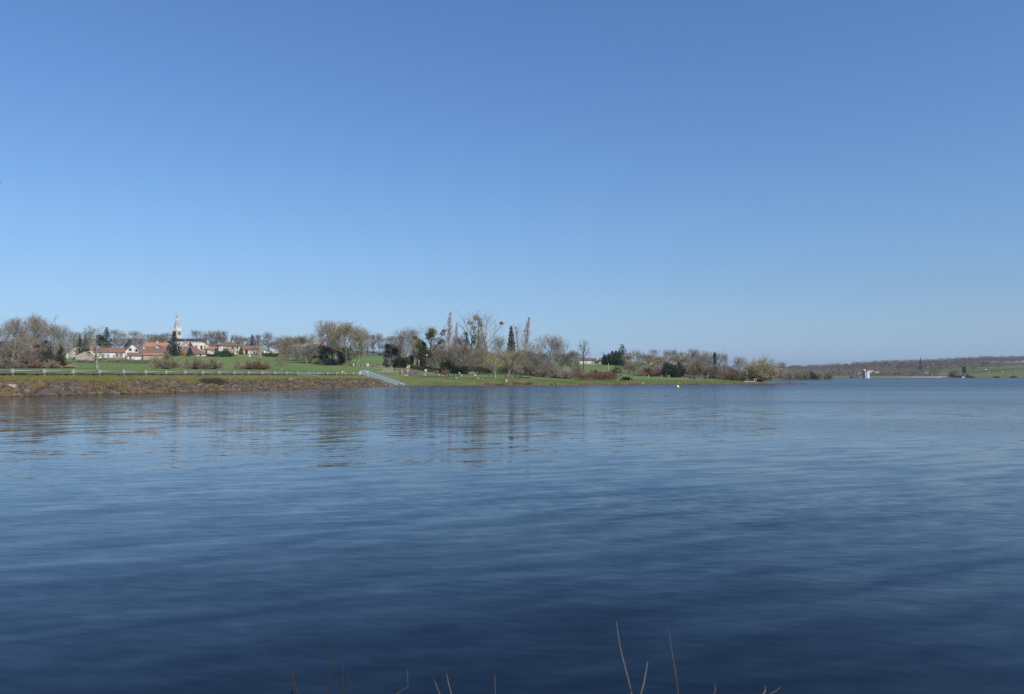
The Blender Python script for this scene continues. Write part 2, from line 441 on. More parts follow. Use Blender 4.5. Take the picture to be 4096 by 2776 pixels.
rng = np.random.default_rng(7)
cols = np.concatenate([np.arange(-1300, -60, 40), np.arange(-60, 3360, 9), np.arange(3360, 4200, 24), np.arange(4200, 6001, 100)])
rows = np.concatenate([np.arange(52, 84, 1.5), np.arange(84, 260, 1.1), np.geomspace(260, 1000, 100), np.geomspace(1010, 6000, 40)])
nc, nr = len(cols), len(rows)
V = np.zeros((nr, nc, 3)); rock = np.zeros((nr, nc)); dry = np.zeros((nr, nc)); wood = np.zeros((nr, nc))
for j, px in enumerate(cols):
    dw = d_shore(px); dc = d_crest(px) if px < 1440 else 204.
    for i, d in enumerate(rows):
        z = gz(px, d)
        V[i, j] = (X(px, d), d, z)
        if px < 1600 and dw - 3 < d < dc:
            s = (d - dw) / (dc - dw)
            rk = 1.0 - max(0, min(1, (s - 0.60) / 0.16))
            if px > 1470: rk *= max(0, 1 - (px - 1470) / 30.)
            rock[i, j] = rk
        if px >= 1560:
            u = d - dw
            w = max(0, 1 - u / (6.5 if px < 2290 else 15.))
            if px > 3030 and d < 300: w = 1.0
            dry[i, j] = w
        if (px < 300 and 242 < d < 420): wood[i, j] = 1.0
        elif px < 1560 and d > 470 and px > 1150 and d < 495: wood[i, j] = 0.5
        elif px > 3000 and d > 640: wood[i, j] = 1.0 if (px < 3750 or d > 1180) else (0.55 if d < 815 else 0.42)
        elif 420 < d < 640 and px < 1180 and gz(px, d) > Zp(1422, d): wood[i, j] = 0.5
V[:, :, 2] += np.where(rock > 0, rng.normal(0, 0.07, rock.shape) * rock, 0)
idx = np.arange(nr * nc).reshape(nr, nc)
quads = np.stack([idx[:-1, :-1], idx[:-1, 1:], idx[1:, 1:], idx[1:, :-1]], -1).reshape(-1, 4)
me = new_mesh('ground', V.reshape(-1, 3), quads, smooth=True)
for nm, arr in (('rock', rock), ('dry', dry), ('wood', wood)):
    at = me.attributes.new(nm, 'FLOAT', 'POINT')
    at.data.foreach_set('value', arr.astype(np.float32).ravel())

def ground_material():
    m = bpy.data.materials.new('ground'); m.use_nodes = True
    n = m.node_tree.nodes; L = m.node_tree.links.new
    b = n["Principled BSDF"]; b.inputs["Roughness"].default_value = 0.95; b.inputs["Specular IOR Level"].default_value = 0.1
    geo = n.new("ShaderNodeNewGeometry")
    def noise(scale, lo, hi, detail=4, stretch=None):
        t = n.new("ShaderNodeTexNoise"); t.inputs["Scale"].default_value = scale; t.inputs["Detail"].default_value = detail
        if stretch:
            mp = n.new("ShaderNodeMapping"); mp.inputs["Scale"].default_value = stretch
            L(geo.outputs["Position"], mp.inputs["Vector"]); L(mp.outputs[0], t.inputs["Vector"])
        else: L(geo.outputs["Position"], t.inputs["Vector"])
        r = n.new("ShaderNodeMapRange"); r.inputs[1].default_value = lo; r.inputs[2].default_value = hi
        L(t.outputs["Fac"], r.inputs[0]); return r.outputs[0]
    def mix(fac, a, b_):
        x = n.new("ShaderNodeMix"); x.data_type = 'RGBA'
        for s, v in ((6, a), (7, b_)):
            if isinstance(v, tuple): x.inputs[s].default_value = (*v, 1)
            else: L(v, x.inputs[s])
        if isinstance(fac, float): x.inputs[0].default_value = fac
        else: L(fac, x.inputs[0])
        return x.outputs[2]
    def attr(nm):
        a = n.new("ShaderNodeAttribute"); a.attribute_name = nm; return a.outputs["Fac"]
    def mul(a, b_):
        x = n.new("ShaderNodeMath"); x.operation = 'MULTIPLY'
        for s, v in ((0, a), (1, b_)):
            if isinstance(v, float): x.inputs[s].default_value = v
            else: L(v, x.inputs[s])
        return x.outputs[0]
    grass = mix(noise(0.02, .35, .65), (0.118, 0.186, 0.052), (0.165, 0.212, 0.072))
    grass = mix(mul(noise(0.9, .3, .7, stretch=(1, 0.35, 1)), 0.55), grass, (0.102, 0.162, 0.046))
    drygrass = mix(noise(0.8, .35, .65, 6), (0.21, 0.14, 0.068), (0.13, 0.13, 0.045))
    dn = mix(noise(0.22, .3, .7), (0., 0., 0.), (1., 1., 1.))
    sepd = n.new("ShaderNodeMath"); sepd.operation = 'MULTIPLY_ADD'
    L(attr('dry'), sepd.inputs[0]); sepd.inputs[1].default_value = 1.5; sepd.inputs[2].default_value = -0.1
    pos = n.new("ShaderNodeSeparateXYZ"); L(geo.outputs["Position"], pos.inputs[0])
    bank = mix(noise(0.35, .4, .62, 6), grass, (0.185, 0.18, 0.065))
    bank = mix(mul(noise(0.13, .45, .65, 6), 0.7), bank, (0.068, 0.115, 0.034))
    nearmask = n.new("ShaderNodeMapRange"); L(pos.outputs[1], nearmask.inputs[0])
    nearmask.inputs[1].default_value = 236; nearmask.inputs[2].default_value = 215
    grass = mix(nearmask.outputs[0], grass, bank)
    df = n.new("ShaderNodeMath"); df.operation = 'MULTIPLY'; df.use_clamp = True
    L(sepd.outputs[0], df.inputs[0]); L(noise(0.3, .25, .55, 5), df.inputs[1])
    c = mix(df.outputs[0], grass, drygrass)
    woodc = mix(noise(0.15, .35, .65), (0.115, 0.088, 0.055), (0.075, 0.085, 0.035))
    c = mix(attr('wood'), c, woodc)
    rockc = mix(noise(1.2, .35, .65, 6), (0.13, 0.095, 0.065), (0.06, 0.047, 0.037))
    moss = mix(noise(0.5, .35, .65), (0.185, 0.135, 0.04), (0.12, 0.125, 0.035))
    rockc = mix(noise(0.16, .46, .6, 5), rockc, moss)
    slopegrass = mix(noise(0.4, .35, .65, 5), (0.125, 0.145, 0.038), (0.20, 0.16, 0.052))
    # top of the slope: yellowish turf reaching down between the stones in tongues
    rk = n.new("ShaderNodeMapRange"); L(attr('rock'), rk.inputs[0]); rk.inputs[1].default_value = 0.25; rk.inputs[2].default_value = 0.75
    tur = n.new("ShaderNodeMapRange"); L(attr('rock'), tur.inputs[0]); tur.inputs[1].default_value = 0.0; tur.inputs[2].default_value = 0.1
    c = mix(tur.outputs[0], c, slopegrass)
    c = mix(rk.outputs[0], c, rockc)
    wet = n.new("ShaderNodeMapRange"); L(pos.outputs[2], wet.inputs[0]); wet.inputs[1].default_value = 0.22; wet.inputs[2].default_value = 0.08; wet.inputs[4].default_value = 0.75
    c = mix(wet.outputs[0], c, (0.045, 0.036, 0.028))
    L(c, b.inputs["Base Color"])
    bt = n.new("ShaderNodeTexNoise"); bt.inputs["Scale"].default_value = 1.6; bt.inputs["Detail"].default_value = 6
    L(geo.outputs["Position"], bt.inputs["Vector"])
    bp = n.new("ShaderNodeBump"); bp.inputs["Strength"].default_value = 0.5; bp.inputs["Distance"].default_value = 0.35
    L(bt.outputs["Fac"], bp.inputs["Height"]); L(bp.outputs[0], b.inputs["Normal"])
    return m
structure(link('ground', me, None, ground_material()))

# crest turf of the embankment is part of the ground; the strip of turf under the rail is already there

# ------------------------------------------------------------------ water
def water_material():
    m = bpy.data.materials.new('water'); m.use_nodes = True
    n = m.node_tree.nodes; L = m.node_tree.links.new
    b = n["Principled BSDF"]
    b.inputs["Base Color"].default_value = (0.0012, 0.0028, 0.0045, 1)
    b.inputs["Roughness"].default_value = 0.02
    b.inputs["IOR"].default_value = 1.36
    geo = n.new("ShaderNodeNewGeometry")
    def math_(op, a, b_=None, c=None):
        x = n.new("ShaderNodeMath"); x.operation = op
        for s, v in enumerate((a, b_, c)):
            if v is None: continue
            if isinstance(v, (int, float)): x.inputs[s].default_value = v
            else: L(v, x.inputs[s])
        return x.outputs[0]
    def noise(scale, rot, detail=2, rough=0.5, off=(0, 0, 0), dist=0.0):
        mp = n.new("ShaderNodeMapping"); mp.vector_type = 'POINT'
        mp.inputs["Rotation"].default_value = (0, 0, R(rot)); mp.inputs["Scale"].default_value = scale; mp.inputs["Location"].default_value = off
        rt = n.new("ShaderNodeVectorRotate"); rt.rotation_type = 'Z_AXIS'; rt.inputs["Angle"].default_value = R(rot)
        L(geo.outputs["Position"], rt.inputs["Vector"])
        mp.inputs["Rotation"].default_value = (0, 0, 0)
        L(rt.outputs[0], mp.inputs["Vector"])
        t = n.new("ShaderNodeTexNoise"); t.inputs["Scale"].default_value = 1.0; t.inputs["Detail"].default_value = detail
        t.inputs["Roughness"].default_value = rough; t.inputs["Distortion"].default_value = dist
        L(mp.outputs[0], t.inputs["Vector"])
        return math_('SUBTRACT', t.outputs["Fac"], 0.5)
    pos = n.new("ShaderNodeSeparateXYZ"); L(geo.outputs["Position"], pos.inputs[0])
    # where the breeze ruffles the lake: out towards the far shore, in long uneven lanes
    lane = noise((0.004, 0.022, 0.01), -4, 3)
    dd = math_('MULTIPLY_ADD', lane, 130.0, pos.outputs[1])
    ruf = n.new("ShaderNodeMapRange"); ruf.interpolation_type = 'SMOOTHSTEP'
    L(dd, ruf.inputs[0]); ruf.inputs[1].default_value = 100; ruf.inputs[2].default_value = 185
    # the lee of the embankment stays calm
    lee = n.new("ShaderNodeMapRange"); lee.interpolation_type = 'SMOOTHSTEP'
    L(pos.outputs[0], lee.inputs[0]); lee.inputs[1].default_value = -40; lee.inputs[2].default_value = -4
    lanes2 = noise((0.02, 0.09, 0.01), 6, 3, off=(7, 3, 0))
    pt = n.new("ShaderNodeMapRange"); L(lanes2, pt.inputs[0]); pt.inputs[1].default_value = -0.02; pt.inputs[2].default_value = 0.12
    rufl = ruf.outputs[0]
    # a broad belt of light breeze reaching closer in, except under the lee of the embankment
    belt = n.new("ShaderNodeMapRange"); belt.interpolation_type = 'SMOOTHSTEP'
    L(math_('MULTIPLY_ADD', lane, 60.0, pos.outputs[1]), belt.inputs[0]); belt.inputs[1].default_value = 14; belt.inputs[2].default_value = 80
    beltl = math_('MULTIPLY', belt.outputs[0], math_('MULTIPLY_ADD', lee.outputs[0], 0.7, 0.3))
    swell = noise((0.16, 0.55, 1), -26, 2, 0.4)
    mid = noise((0.40, 1.5, 1), -21, 2, 0.45, off=(3, 9, 0), dist=0.5)
    mid2 = noise((0.8, 2.9, 1), -8, 2, 0.5, off=(13, 29, 0), dist=0.3)
    fine = noise((2.6, 8.5, 1), 10, 2, 0.5, off=(1, 4, 0))
    chop = noise((1.1, 2.6, 1), 0, 3, 0.6, off=(5, 2, 0))
    chopx = noise((1.6, 2.2, 1), 30, 3, 0.6, off=(15, 22, 0))
    fineamp = math_('MULTIPLY_ADD', pt.outputs[0], 0.09, 0.06)
    sy = math_('MULTIPLY', swell, 0.045)
    sy = math_('MULTIPLY_ADD', mid, 0.105, sy)
    sy = math_('MULTIPLY_ADD', mid2, 0.075, sy)
    sy = math_('ADD', sy, math_('MULTIPLY', fine, fineamp))
    sy = math_('ADD', sy, math_('MULTIPLY', chop, math_('MULTIPLY_ADD', rufl, 0.30, 0.03)))
    sx = math_('MULTIPLY', mid, 0.03)
    sx = math_('ADD', sx, math_('MULTIPLY', chopx, math_('MULTIPLY_ADD', rufl, 0.2, 0.03)))
    cx = n.new("ShaderNodeCombineXYZ"); L(sx, cx.inputs[0]); L(sy, cx.inputs[1]); cx.inputs[2].default_value = 1
    nz = n.new("ShaderNodeVectorMath"); nz.operation = 'NORMALIZE'; L(cx.outputs[0], nz.inputs[0])
    L(nz.outputs[0], b.inputs["Normal"])
    rg = math_('MULTIPLY_ADD', pt.outputs[0], 0.04, 0.055)
    rg = math_('MULTIPLY_ADD', beltl, 0.105, rg)
    L(math_('MULTIPLY_ADD', rufl, 0.09, rg), b.inputs["Roughness"])
    return m
wm = MB()
wm.v = [(-5000, -200, 0), (5000, -200, 0), (5000, 5600, 0), (-5000, 5600, 0)]; wm.f = [(0, 1, 2, 3)]
structure(wm.build('water', water_material()))

# ------------------------------------------------------------------ the bank the photographer stands on
def bank_z(x, y):
    e = 2.55 + 0.25 * math.sin(x * 0.7) + 0.12 * math.sin(x * 2.3 + 1)
    return 0.93 + 0.05 * math.sin(x * 1.3) if y < e - 0.4 else 0.93 - 0.62 * (y - e + 0.4)
bx = np.linspace(-60, 60, 200); by = np.concatenate([np.linspace(-60, 0, 14), np.linspace(0.3, 6, 30)])
bv = np.array([[(x, y, bank_z(x, y)) for x in bx] for y in by])
ii = np.arange(len(bx) * len(by)).reshape(len(by), len(bx))
bq = np.stack([ii[:-1, :-1], ii[:-1, 1:], ii[1:, 1:], ii[1:, :-1]], -1).reshape(-1, 4)
structure(link('near_bank_ground', new_mesh('near_bank_ground', bv.reshape(-1, 3), bq, True), None,
               mat('near_bank_ground', (0.075, 0.085, 0.03), (0.10, 0.075, 0.04), 3.0)))

# ------------------------------------------------------------------ plants
class TB:
    """collects limbs (tubes) and twigs (slim blades) of one plant"""
    def __init__(s, seed): s.r = np.random.default_rng(seed); s.wood = MB(); s.tv = []; s.lv = []
    def limb(s, p, d, L, r0, r1, n, up, k, wig=0.12):
        pts = [np.array(p, float)]; d = np.array(d, float); d /= np.linalg.norm(d)
        dirs = [d]
        for i in range(n):
            d = d + s.r.normal(0, wig, 3) + np.array([0, 0, up])
            d /= np.linalg.norm(d)
            pts.append(pts[-1] + d * L / n); dirs.append(d)
        rad = [r0 + (r1 - r0) * (i / n) for i in range(n + 1)]
        s.wood.tube(pts, rad, k, cap=False)
        return pts, dirs
    def side(s, d, ang):
        """a direction at angle ang from d, turned at random"""
        a = s.r.normal(0, 1, 3); a -= d * a.dot(d); a /= np.linalg.norm(a) + 1e-9
        v = d * math.cos(ang) + a * math.sin(ang)
        return v
    def blades(s, P, D, Ls, w, curl=0.0):
        """vectorised slim triangles from points P along D"""
        P = np.asarray(P); D = np.asarray(D); n = len(P)
        if n == 0: return
        D = D / (np.linalg.norm(D, axis=1, keepdims=True) + 1e-9)
        S = np.cross(D, s.r.normal(0, 1, (n, 3))); S /= np.linalg.norm(S, axis=1, keepdims=True) + 1e-9
        Ls = np.asarray(Ls).reshape(-1, 1); w = np.broadcast_to(np.asarray(w, float).reshape(-1, 1), (n, 1))
        T = P + D * Ls
        T[:, 2] -= curl * Ls[:, 0]
        s.tv.append(np.stack([P - S * w / 2, P + S * w / 2, T], 1).reshape(-1, 3))
    def leaves(s, P, size):
        P = np.asarray(P); n = len(P)
        if n == 0: return
        u = s.r.normal(0, 1, (n, 3)); u /= np.linalg.norm(u, axis=1, keepdims=True)
        v = np.cross(u, s.r.normal(0, 1, (n, 3))); v /= np.linalg.norm(v, axis=1, keepdims=True)
        sz = (np.asarray(size) * s.r.uniform(0.6, 1.3, n)).reshape(-1, 1)
        s.lv.append(np.stack([P - u * sz * .5, P + v * sz * .45, P + u * sz * .5, ], 1).reshape(-1, 3))
    def twig_mesh(s, nm):
        v = np.concatenate(s.tv); return new_mesh(nm, v, np.arange(len(v)).reshape(-1, 3))
    def leaf_mesh(s, nm):
        v = np.concatenate(s.lv); return new_mesh(nm, v, np.arange(len(v)).reshape(-1, 3))
    def wood_mesh(s, nm): return new_mesh(nm, s.wood.v, s.wood.f, True)

def bare(seed, H=14., Rm=5.5, fork=.22, n1=13, low=15, high=75, n2=8, n3=7, ntw=9, tl=1.2, tw=.034, up=.10, r0=.34, prof='dome', stems=1, droop=0.0, lean=0.0, mist=0, mistr=.55, wig=.11, topfrac=.8):
    b = TB(seed); r = b.r
    P, D, Ls = [], [], []
    mpts = []
    for st in range(stems):
        base = np.array([0., 0, 0]) if stems == 1 else np.array([r.uniform(-.35, .35), r.uniform(-.35, .35), 0])
        a0 = 2 * math.pi * st / stems + r.uniform(0, .6)
        td = np.array([lean, 0, 1.0]) if stems == 1 else np.array([math.cos(a0) * .22, math.sin(a0) * .22, 1.0])
        pts, dirs = b.limb(base, td, H * topfrac * r.uniform(.92, 1.05), r0 / stems ** .4, r0 * .14, 9, 0.03, 7, .05)
        for i in range(n1):
            t = fork + (0.97 - fork) * (i + r.uniform(0, .8)) / n1
            f = t * 9; k = min(int(f), 8); q = pts[k] + (pts[k + 1] - pts[k]) * (f - k)
            az = i * 2.4 + r.uniform(-.5, .5) + st
            e = R(low + (high - low) * t + r.uniform(-9, 9))
            zn = q[2] / H
            if prof == 'dome': rr = Rm * math.sqrt(max(0.05, 1 - ((zn + .12 - .5) / .62) ** 2))
            elif prof == 'vase': rr = Rm * (0.35 + 0.75 * min(1, zn / .8)) * (1.15 - .5 * max(0, zn - .6) / .4)
            elif prof == 'cone': rr = Rm * (1.05 - zn)
            elif prof == 'flame':
                rr = Rm
                for _ in range(8):
                    zt = min(1., zn + rr * math.tan(e) / H); rr = .5 * rr + .5 * Rm * max(.015, 1.15 * (1 - zt) ** 1.1 * min(1, .25 + zt * 3))
            else: rr = Rm * .8
            L = rr / max(.35, math.cos(e)) * r.uniform(.75, 1.05)
            L = min(L, (H * 1.02 - q[2]) / max(.12, math.sin(e)) if math.sin(e) > .1 else L)
            L = max(L, .7 if prof != 'flame' else .35)
            d1 = (math.cos(az) * math.cos(e), math.sin(az) * math.cos(e), math.sin(e))
            rb = r0 * (.42 - .25 * t) / stems ** .3
            p1, g1 = b.limb(q, d1, L, rb, rb * .25, 6, up, 5, wig)
            mpts += p1[3:]
            for j in range(n2):
                s_ = .22 + .75 * (j + r.uniform(0, .9)) / n2
                f1 = s_ * 6; k1 = min(int(f1), 5); q1 = p1[k1] + (p1[k1 + 1] - p1[k1]) * (f1 - k1)
                L2 = L * (.58 - .30 * s_) * r.uniform(.7, 1.35) + .45
                d2 = b.side(g1[k1], R(r.uniform(22, 52))); d2[2] += .2
                p2, g2 = b.limb(q1, d2, L2, rb * .30, rb * .08, 3, up * .8 - droop * .3, 3, wig * 1.3)
                for m_ in range(n3):
                    s2 = .25 + .75 * (m_ + r.uniform(0, .9)) / n3
                    f2 = min(s2, .999) * 3; k2 = int(f2); q2 = p2[k2] + (p2[k2 + 1] - p2[k2]) * (f2 - k2)
                    d3 = b.side(g2[k2], R(r.uniform(18, 50))); d3[2] += .22 - droop
                    L3 = (L2 * .5 + .25) * r.uniform(.6, 1.2)
                    P.append(q2); D.append(d3); Ls.append(L3)
    P = np.array(P); D = np.array(D); Ls = np.array(Ls)
    D /= np.linalg.norm(D, axis=1, keepdims=True)
    b.blades(P, D, Ls, tw * 1.5)
    n = len(P)
    rep = np.repeat(np.arange(n), ntw)
    t = r.uniform(.15, 1, len(rep))
    Q = P[rep] + D[rep] * (Ls[rep] * t)[:, None]
    d4 = D[rep] + r.normal(0, .38, (len(rep), 3)); d4[:, 2] += .28 - droop * 1.2
    b.blades(Q, d4, r.uniform(.5, 1.2, len(rep)) * tl * (.5 + Ls[rep] / Ls.mean() * .5), tw * r.uniform(.6, 1.1, len(rep)), curl=droop * .5)
    b.mist = None
    if mist:
        mp = [mpts[i] for i in r.choice(len(mpts), mist, replace=False)]
        c = []
        for q in mp:
            rr = mistr * r.uniform(.6, 1.35)
            a = r.normal(0, 1, (260, 3)); a /= np.linalg.norm(a, axis=1, keepdims=True)
            c.append(q + a * (r.uniform(.25, 1, 260) ** .4 * rr)[:, None] - np.array([0, 0, rr * .3]))
        b.leaves(np.concatenate(c), .30)
    return b

def shrub(seed, H=5., Rm=3.6, n=56, tw=.03, nb=17, tl=.9, leaf=0, lsize=.2, flat=.0):
    b = TB(seed); r = b.r
    P, D, Ls = [], [], []
    lob = r.normal(0, 1, (7, 3)); lob /= np.linalg.norm(lob, axis=1, keepdims=True)
    for i in range(n):
        az = i * 2.4 + r.uniform(-.4, .4); e = math.asin(min(1, r.uniform(.12, 1.0)))
        d = np.array([math.cos(az) * math.cos(e), math.sin(az) * math.cos(e), math.sin(e)])
        lump = 1 + .16 * sum(math.exp(-6 * (1 - float(d @ l))) for l in lob) - .08
        L = 1 / math.sqrt((math.cos(e) / Rm) ** 2 + (math.sin(e) / H) ** 2) * r.uniform(.8, 1.0) * lump
        q0 = np.array([r.uniform(-.5, .5) * Rm * .35, r.uniform(-.5, .5) * Rm * .35, 0])
        d0 = d + np.array([0, 0, .35])
        p, g = b.limb(q0, d0, L * .96, .05, .015, 5, -.07, 3, .10)
        for j in range(nb):
            s_ = r.uniform(.2, 1) ** .7; f = min(s_, .999) * 5; k = int(f); q = p[k] + (p[k + 1] - p[k]) * (f - k)
            P.append(q); D.append(b.side(g[k], R(r.uniform(20, 65)))); Ls.append(L * .28 * r.uniform(.5, 1.2))
    P = np.array(P); D = np.array(D); Ls = np.array(Ls)
    D[:, 2] += .18; D /= np.linalg.norm(D, axis=1, keepdims=True)
    b.blades(P, D, Ls, tw * 1.3)
    rep = np.repeat(np.arange(len(P)), 12); t = r.uniform(.1, 1, len(rep))
    Q = P[rep] + D[rep] * (Ls[rep] * t)[:, None]
    d4 = D[rep] + r.normal(0, .6, (len(rep), 3))
    b.blades(Q, d4, r.uniform(.4, 1.1, len(rep)) * tl, tw * r.uniform(.6, 1.1, len(rep)))
    if leaf:
        k = r.choice(len(Q), leaf)
        b.leaves(Q[k] + r.normal(0, .12, (leaf, 3)), lsize)
    return b

def conifer(seed, H=14., Rm=3.2, whorl=20, nb=9, base=.06, droop=.25, gap=0.0, pw=1.0, dens=26, ls=.42):
    b = TB(seed); r = b.r
    b.limb((0, 0, 0), (0, 0, 1), H, .3, .03, 6, 0, 6, .01)
    P = []
    for i in range(whorl):
        t = base + (1 - base) * (i / whorl)
        z = t * H
        for j in range(nb):
            if r.random() < gap: continue
            az = j * 2 * math.pi / nb + i * .9 + r.uniform(-.3, .3)
            L = Rm * ((1 - t) ** pw + .035) * r.uniform(.7, 1.12)
            d = np.array([math.cos(az), math.sin(az), .18 - droop * r.uniform(.5, 1.4)])
            pts, _ = b.limb((0, 0, z), d, L, .06, .015, 3, .05, 3, .04)
            n = max(5, int(dens * L / Rm))
            tt = r.uniform(.12, 1, n) ** .8
            f = np.minimum(tt, .999) * 3; k = f.astype(int)
            A = np.array(pts); q = A[k] + (A[k + 1] - A[k]) * (f - k)[:, None]
            q = q + r.normal(0, 1, (n, 3)) * np.array([.22, .22, .10]) * (.35 + .65 * L / Rm)
            q[:, 2] -= np.abs(r.normal(0, .14, n))
            P.append(q)
    b.leaves(np.concatenate(P), ls * 1.35)
    return b

def leafmass(seed, H=4., Rm=3., n=5200, ls=.30, shape='dome', lobes=16, base=0.0):
    """dense evergreen: leaves in a lumpy shell of several lobes"""
    b = TB(seed); r = b.r
    for i in range(5):
        b.limb((r.uniform(-.3, .3), r.uniform(-.3, .3), 0), (r.uniform(-.3, .3), r.uniform(-.3, .3), 1), H * .7, .12, .03, 4, .05, 4, .1)
    C = []
    for i in range(lobes):
        az = i * 2.4
        if shape == 'dome':
            e = math.asin(r.uniform(.0, 1)); q = .66
            c = (math.cos(az) * math.cos(e) * Rm * q, math.sin(az) * math.cos(e) * Rm * q, max(.18, math.sin(e) * q + .1) * H); rr = .42 * min(Rm, H) * r.uniform(.7, 1.1)
        elif shape == 'column':
            t = (i + .5) / lobes; w = Rm * (1.02 - t) ** .55 * min(1, .6 + 2 * t)
            c = (math.cos(az) * w * .42, math.sin(az) * w * .42, (base + (1 - base) * t) * H * .94); rr = w * .62 * r.uniform(.8, 1.15)
        else:
            t = base + (.96 - base) * (i + r.uniform(0, 1)) / lobes; w = Rm * math.sin(math.pi * min(1, .22 + .78 * t)) ** .6
            q = r.uniform(.1, .62); c = (math.cos(az) * w * q, math.sin(az) * w * q, t * H); rr = .46 * Rm * r.uniform(.5, 1.1)
        C.append((np.array(c), rr))
    w = np.array([c[1] ** 2 for c in C]); w /= w.sum()
    out = []
    for (c, rr), wi in zip(C, w):
        k = int(n * wi); a = r.normal(0, 1, (k, 3)); a /= np.linalg.norm(a, axis=1, keepdims=True)
        q = c + a * (rr * r.uniform(.35, 1.08, k) ** .6)[:, None] * np.array([1, 1, 1.1 if shape == 'column' else .9])
        out.append(q[q[:, 2] > .05])
    b.leaves(np.concatenate(out), ls)
    return b

def pollard(seed, H=2.6):
    b = TB(seed); r = b.r
    pts, g = b.limb((0, 0, 0), (.05, 0, 1), H * .42, .20, .17, 3, 0, 7, .08)
    P, D, Ls = [], [], []
    for i in range(8):
        az = i * .8 + r.uniform(-.2, .2)
        d = (math.cos(az) * .8, math.sin(az) * .8, 1)
        p, g = b.limb(pts[-1] - np.array([0, 0, .25 * (i % 2)]), d, H * .62 * r.uniform(.75, 1.1), .10, .06, 4, .12, 5, .28)
        b.wood.lathe([(.05, -.1), (.13, -.03), (.12, .06), (.04, .12)], 6, tuple(p[-1]))
        for j in range(12):
            P.append(p[-1]); D.append(b.side(np.array([0, 0, 1.]), R(r.uniform(5, 80)))); Ls.append(r.uniform(.12, .4))
        for j in range(6):
            k = r.integers(1, 4); P.append(p[k]); D.append(b.side(np.array([0, 0, 1.]), R(r.uniform(20, 80)))); Ls.append(r.uniform(.1, .3))
    b.blades(P, D, Ls, .05)
    return b

def reed_tuft(seed, H=1.2, Rm=1.2, n=420):
    b = TB(seed); r = b.r
    a = r.uniform(0, 2 * math.pi, n); q = np.sqrt(r.uniform(0, 1, n)) * Rm
    P = np.stack([np.cos(a) * q, np.sin(a) * q, np.full(n, -.05)], 1)
    D = np.stack([np.cos(a) * .45 * q / Rm, np.sin(a) * .45 * q / Rm, np.ones(n)], 1) + r.normal(0, .16, (n, 3))
    b.blades(P, D, H * r.uniform(.45, 1.05, n) * (1 - .35 * (q / Rm) ** 2), .06)
    return b

PROTO = {}
def P_(kind, fn, bark, twig, leaf=None, leafname='foliage'):
    PROTO[kind] = dict(fn=fn, bark=bark, twig=twig, leaf=leaf, leafname=leafname, done=None)
P_('oak_a', lambda: bare(1, 14, 6, .24, 14, 8, 72), 'bark_grey', 'twig_grey')
P_('oak_b', lambda: bare(2, 13, 6.5, .2, 15, 5, 70, wig=.16), 'bark_grey', 'twig_brown')
P_('oak_c', lambda: bare(3, 15, 5.5, .3, 14, 15, 75, lean=-.10), 'bark_pale', 'twig_grey')
P_('tall_a', lambda: bare(4, 17, 3.8, .38, 15, 35, 80, prof='vase', up=.14), 'bark_pale', 'twig_pale')
P_('tall_b', lambda: bare(5, 16, 3.4, .3, 15, 30, 78, prof='vase', up=.12, wig=.14), 'bark_grey', 'twig_grey')
P_('tall_c', lambda: bare(6, 15, 4.2, .26, 16, 22, 75, prof='dome', up=.15), 'bark_grey', 'twig_brown')
P_('dense_a', lambda: bare(7, 13, 6, .16, 18, 0, 75, n2=9, n3=8, ntw=14, tl=1.0), 'bark_pale', 'twig_olive')
P_('dense_b', lambda: bare(8, 11, 6, .12, 18, -5, 70, n2=9, n3=8, ntw=14, wig=.18), 'bark_pale', 'twig_brown')
P_('sparse_a', lambda: bare(9, 20, 6.5, .36, 11, 25, 72, n2=6, n3=4, ntw=5, tl=1.0, tw=.034, up=.12, prof='vase', r0=.46, mist=12, mistr=.85), 'bark_dark', 'twig_pale', 'mistletoe', 'mistletoe')
P_('sparse_b', lambda: bare(10, 20, 5, .34, 13, 30, 76, n2=7, n3=4, ntw=5, tl=1.1, tw=.034, up=.14, prof='vase', r0=.46, mist=3, mistr=.5), 'bark_tan', 'twig_pale', 'mistletoe', 'mistletoe')
P_('mistle', lambda: bare(11, 16, 4.8, .30, 13, 12, 78, n2=6, n3=4, ntw=3, tl=.8, prof='dome', r0=.4, mist=42, mistr=.95), 'bark_dark', 'twig_grey', 'mistletoe', 'mistletoe')
P_('birch', lambda: bare(12, 15, 5, .26, 10, 42, 80, n2=8, n3=6, ntw=7, tl=1.1, tw=.032, stems=3, droop=.35, prof='dome', r0=.40, wig=.07), 'bark_white', 'twig_purple')
P_('poplar', lambda: bare(13, 24, 3.4, .10, 42, 56, 80, n2=6, n3=3, ntw=5, tl=.8, tw=.036, up=.10, prof='flame', r0=.27, topfrac=.97, wig=.07, droop=-.25), 'bark_pale', 'twig_pink')
P_('lone', lambda: bare(14, 12, 3.0, .32, 15, 25, 65, n2=5, n3=3, ntw=2, tl=.6, tw=.045, up=.13, prof='dome', r0=.36, wig=.09, topfrac=.95), 'bark_grey', 'twig_dark')
P_('knotty', lambda: bare(27, 13, 3.6, .20, 16, -5, 60, n2=6, n3=5, ntw=7, tl=.7, tw=.03, up=.10, prof='col', r0=.40, wig=.24, topfrac=.95, lean=-.05), 'bark_pale', 'twig_brown')
P_('young_a', lambda: bare(15, 7, 2.3, .24, 16, 38, 80, n2=6, n3=4, ntw=5, tl=.5, tw=.028, up=.1, prof='dome', r0=.12), 'bark_white', 'twig_yellow')
P_('young_b', lambda: bare(16, 9, 2.2, .2, 18, 45, 82, n2=6, n3=4, ntw=5, tl=.6, tw=.03, up=.14, prof='vase', r0=.15), 'bark_pale', 'twig_olive')
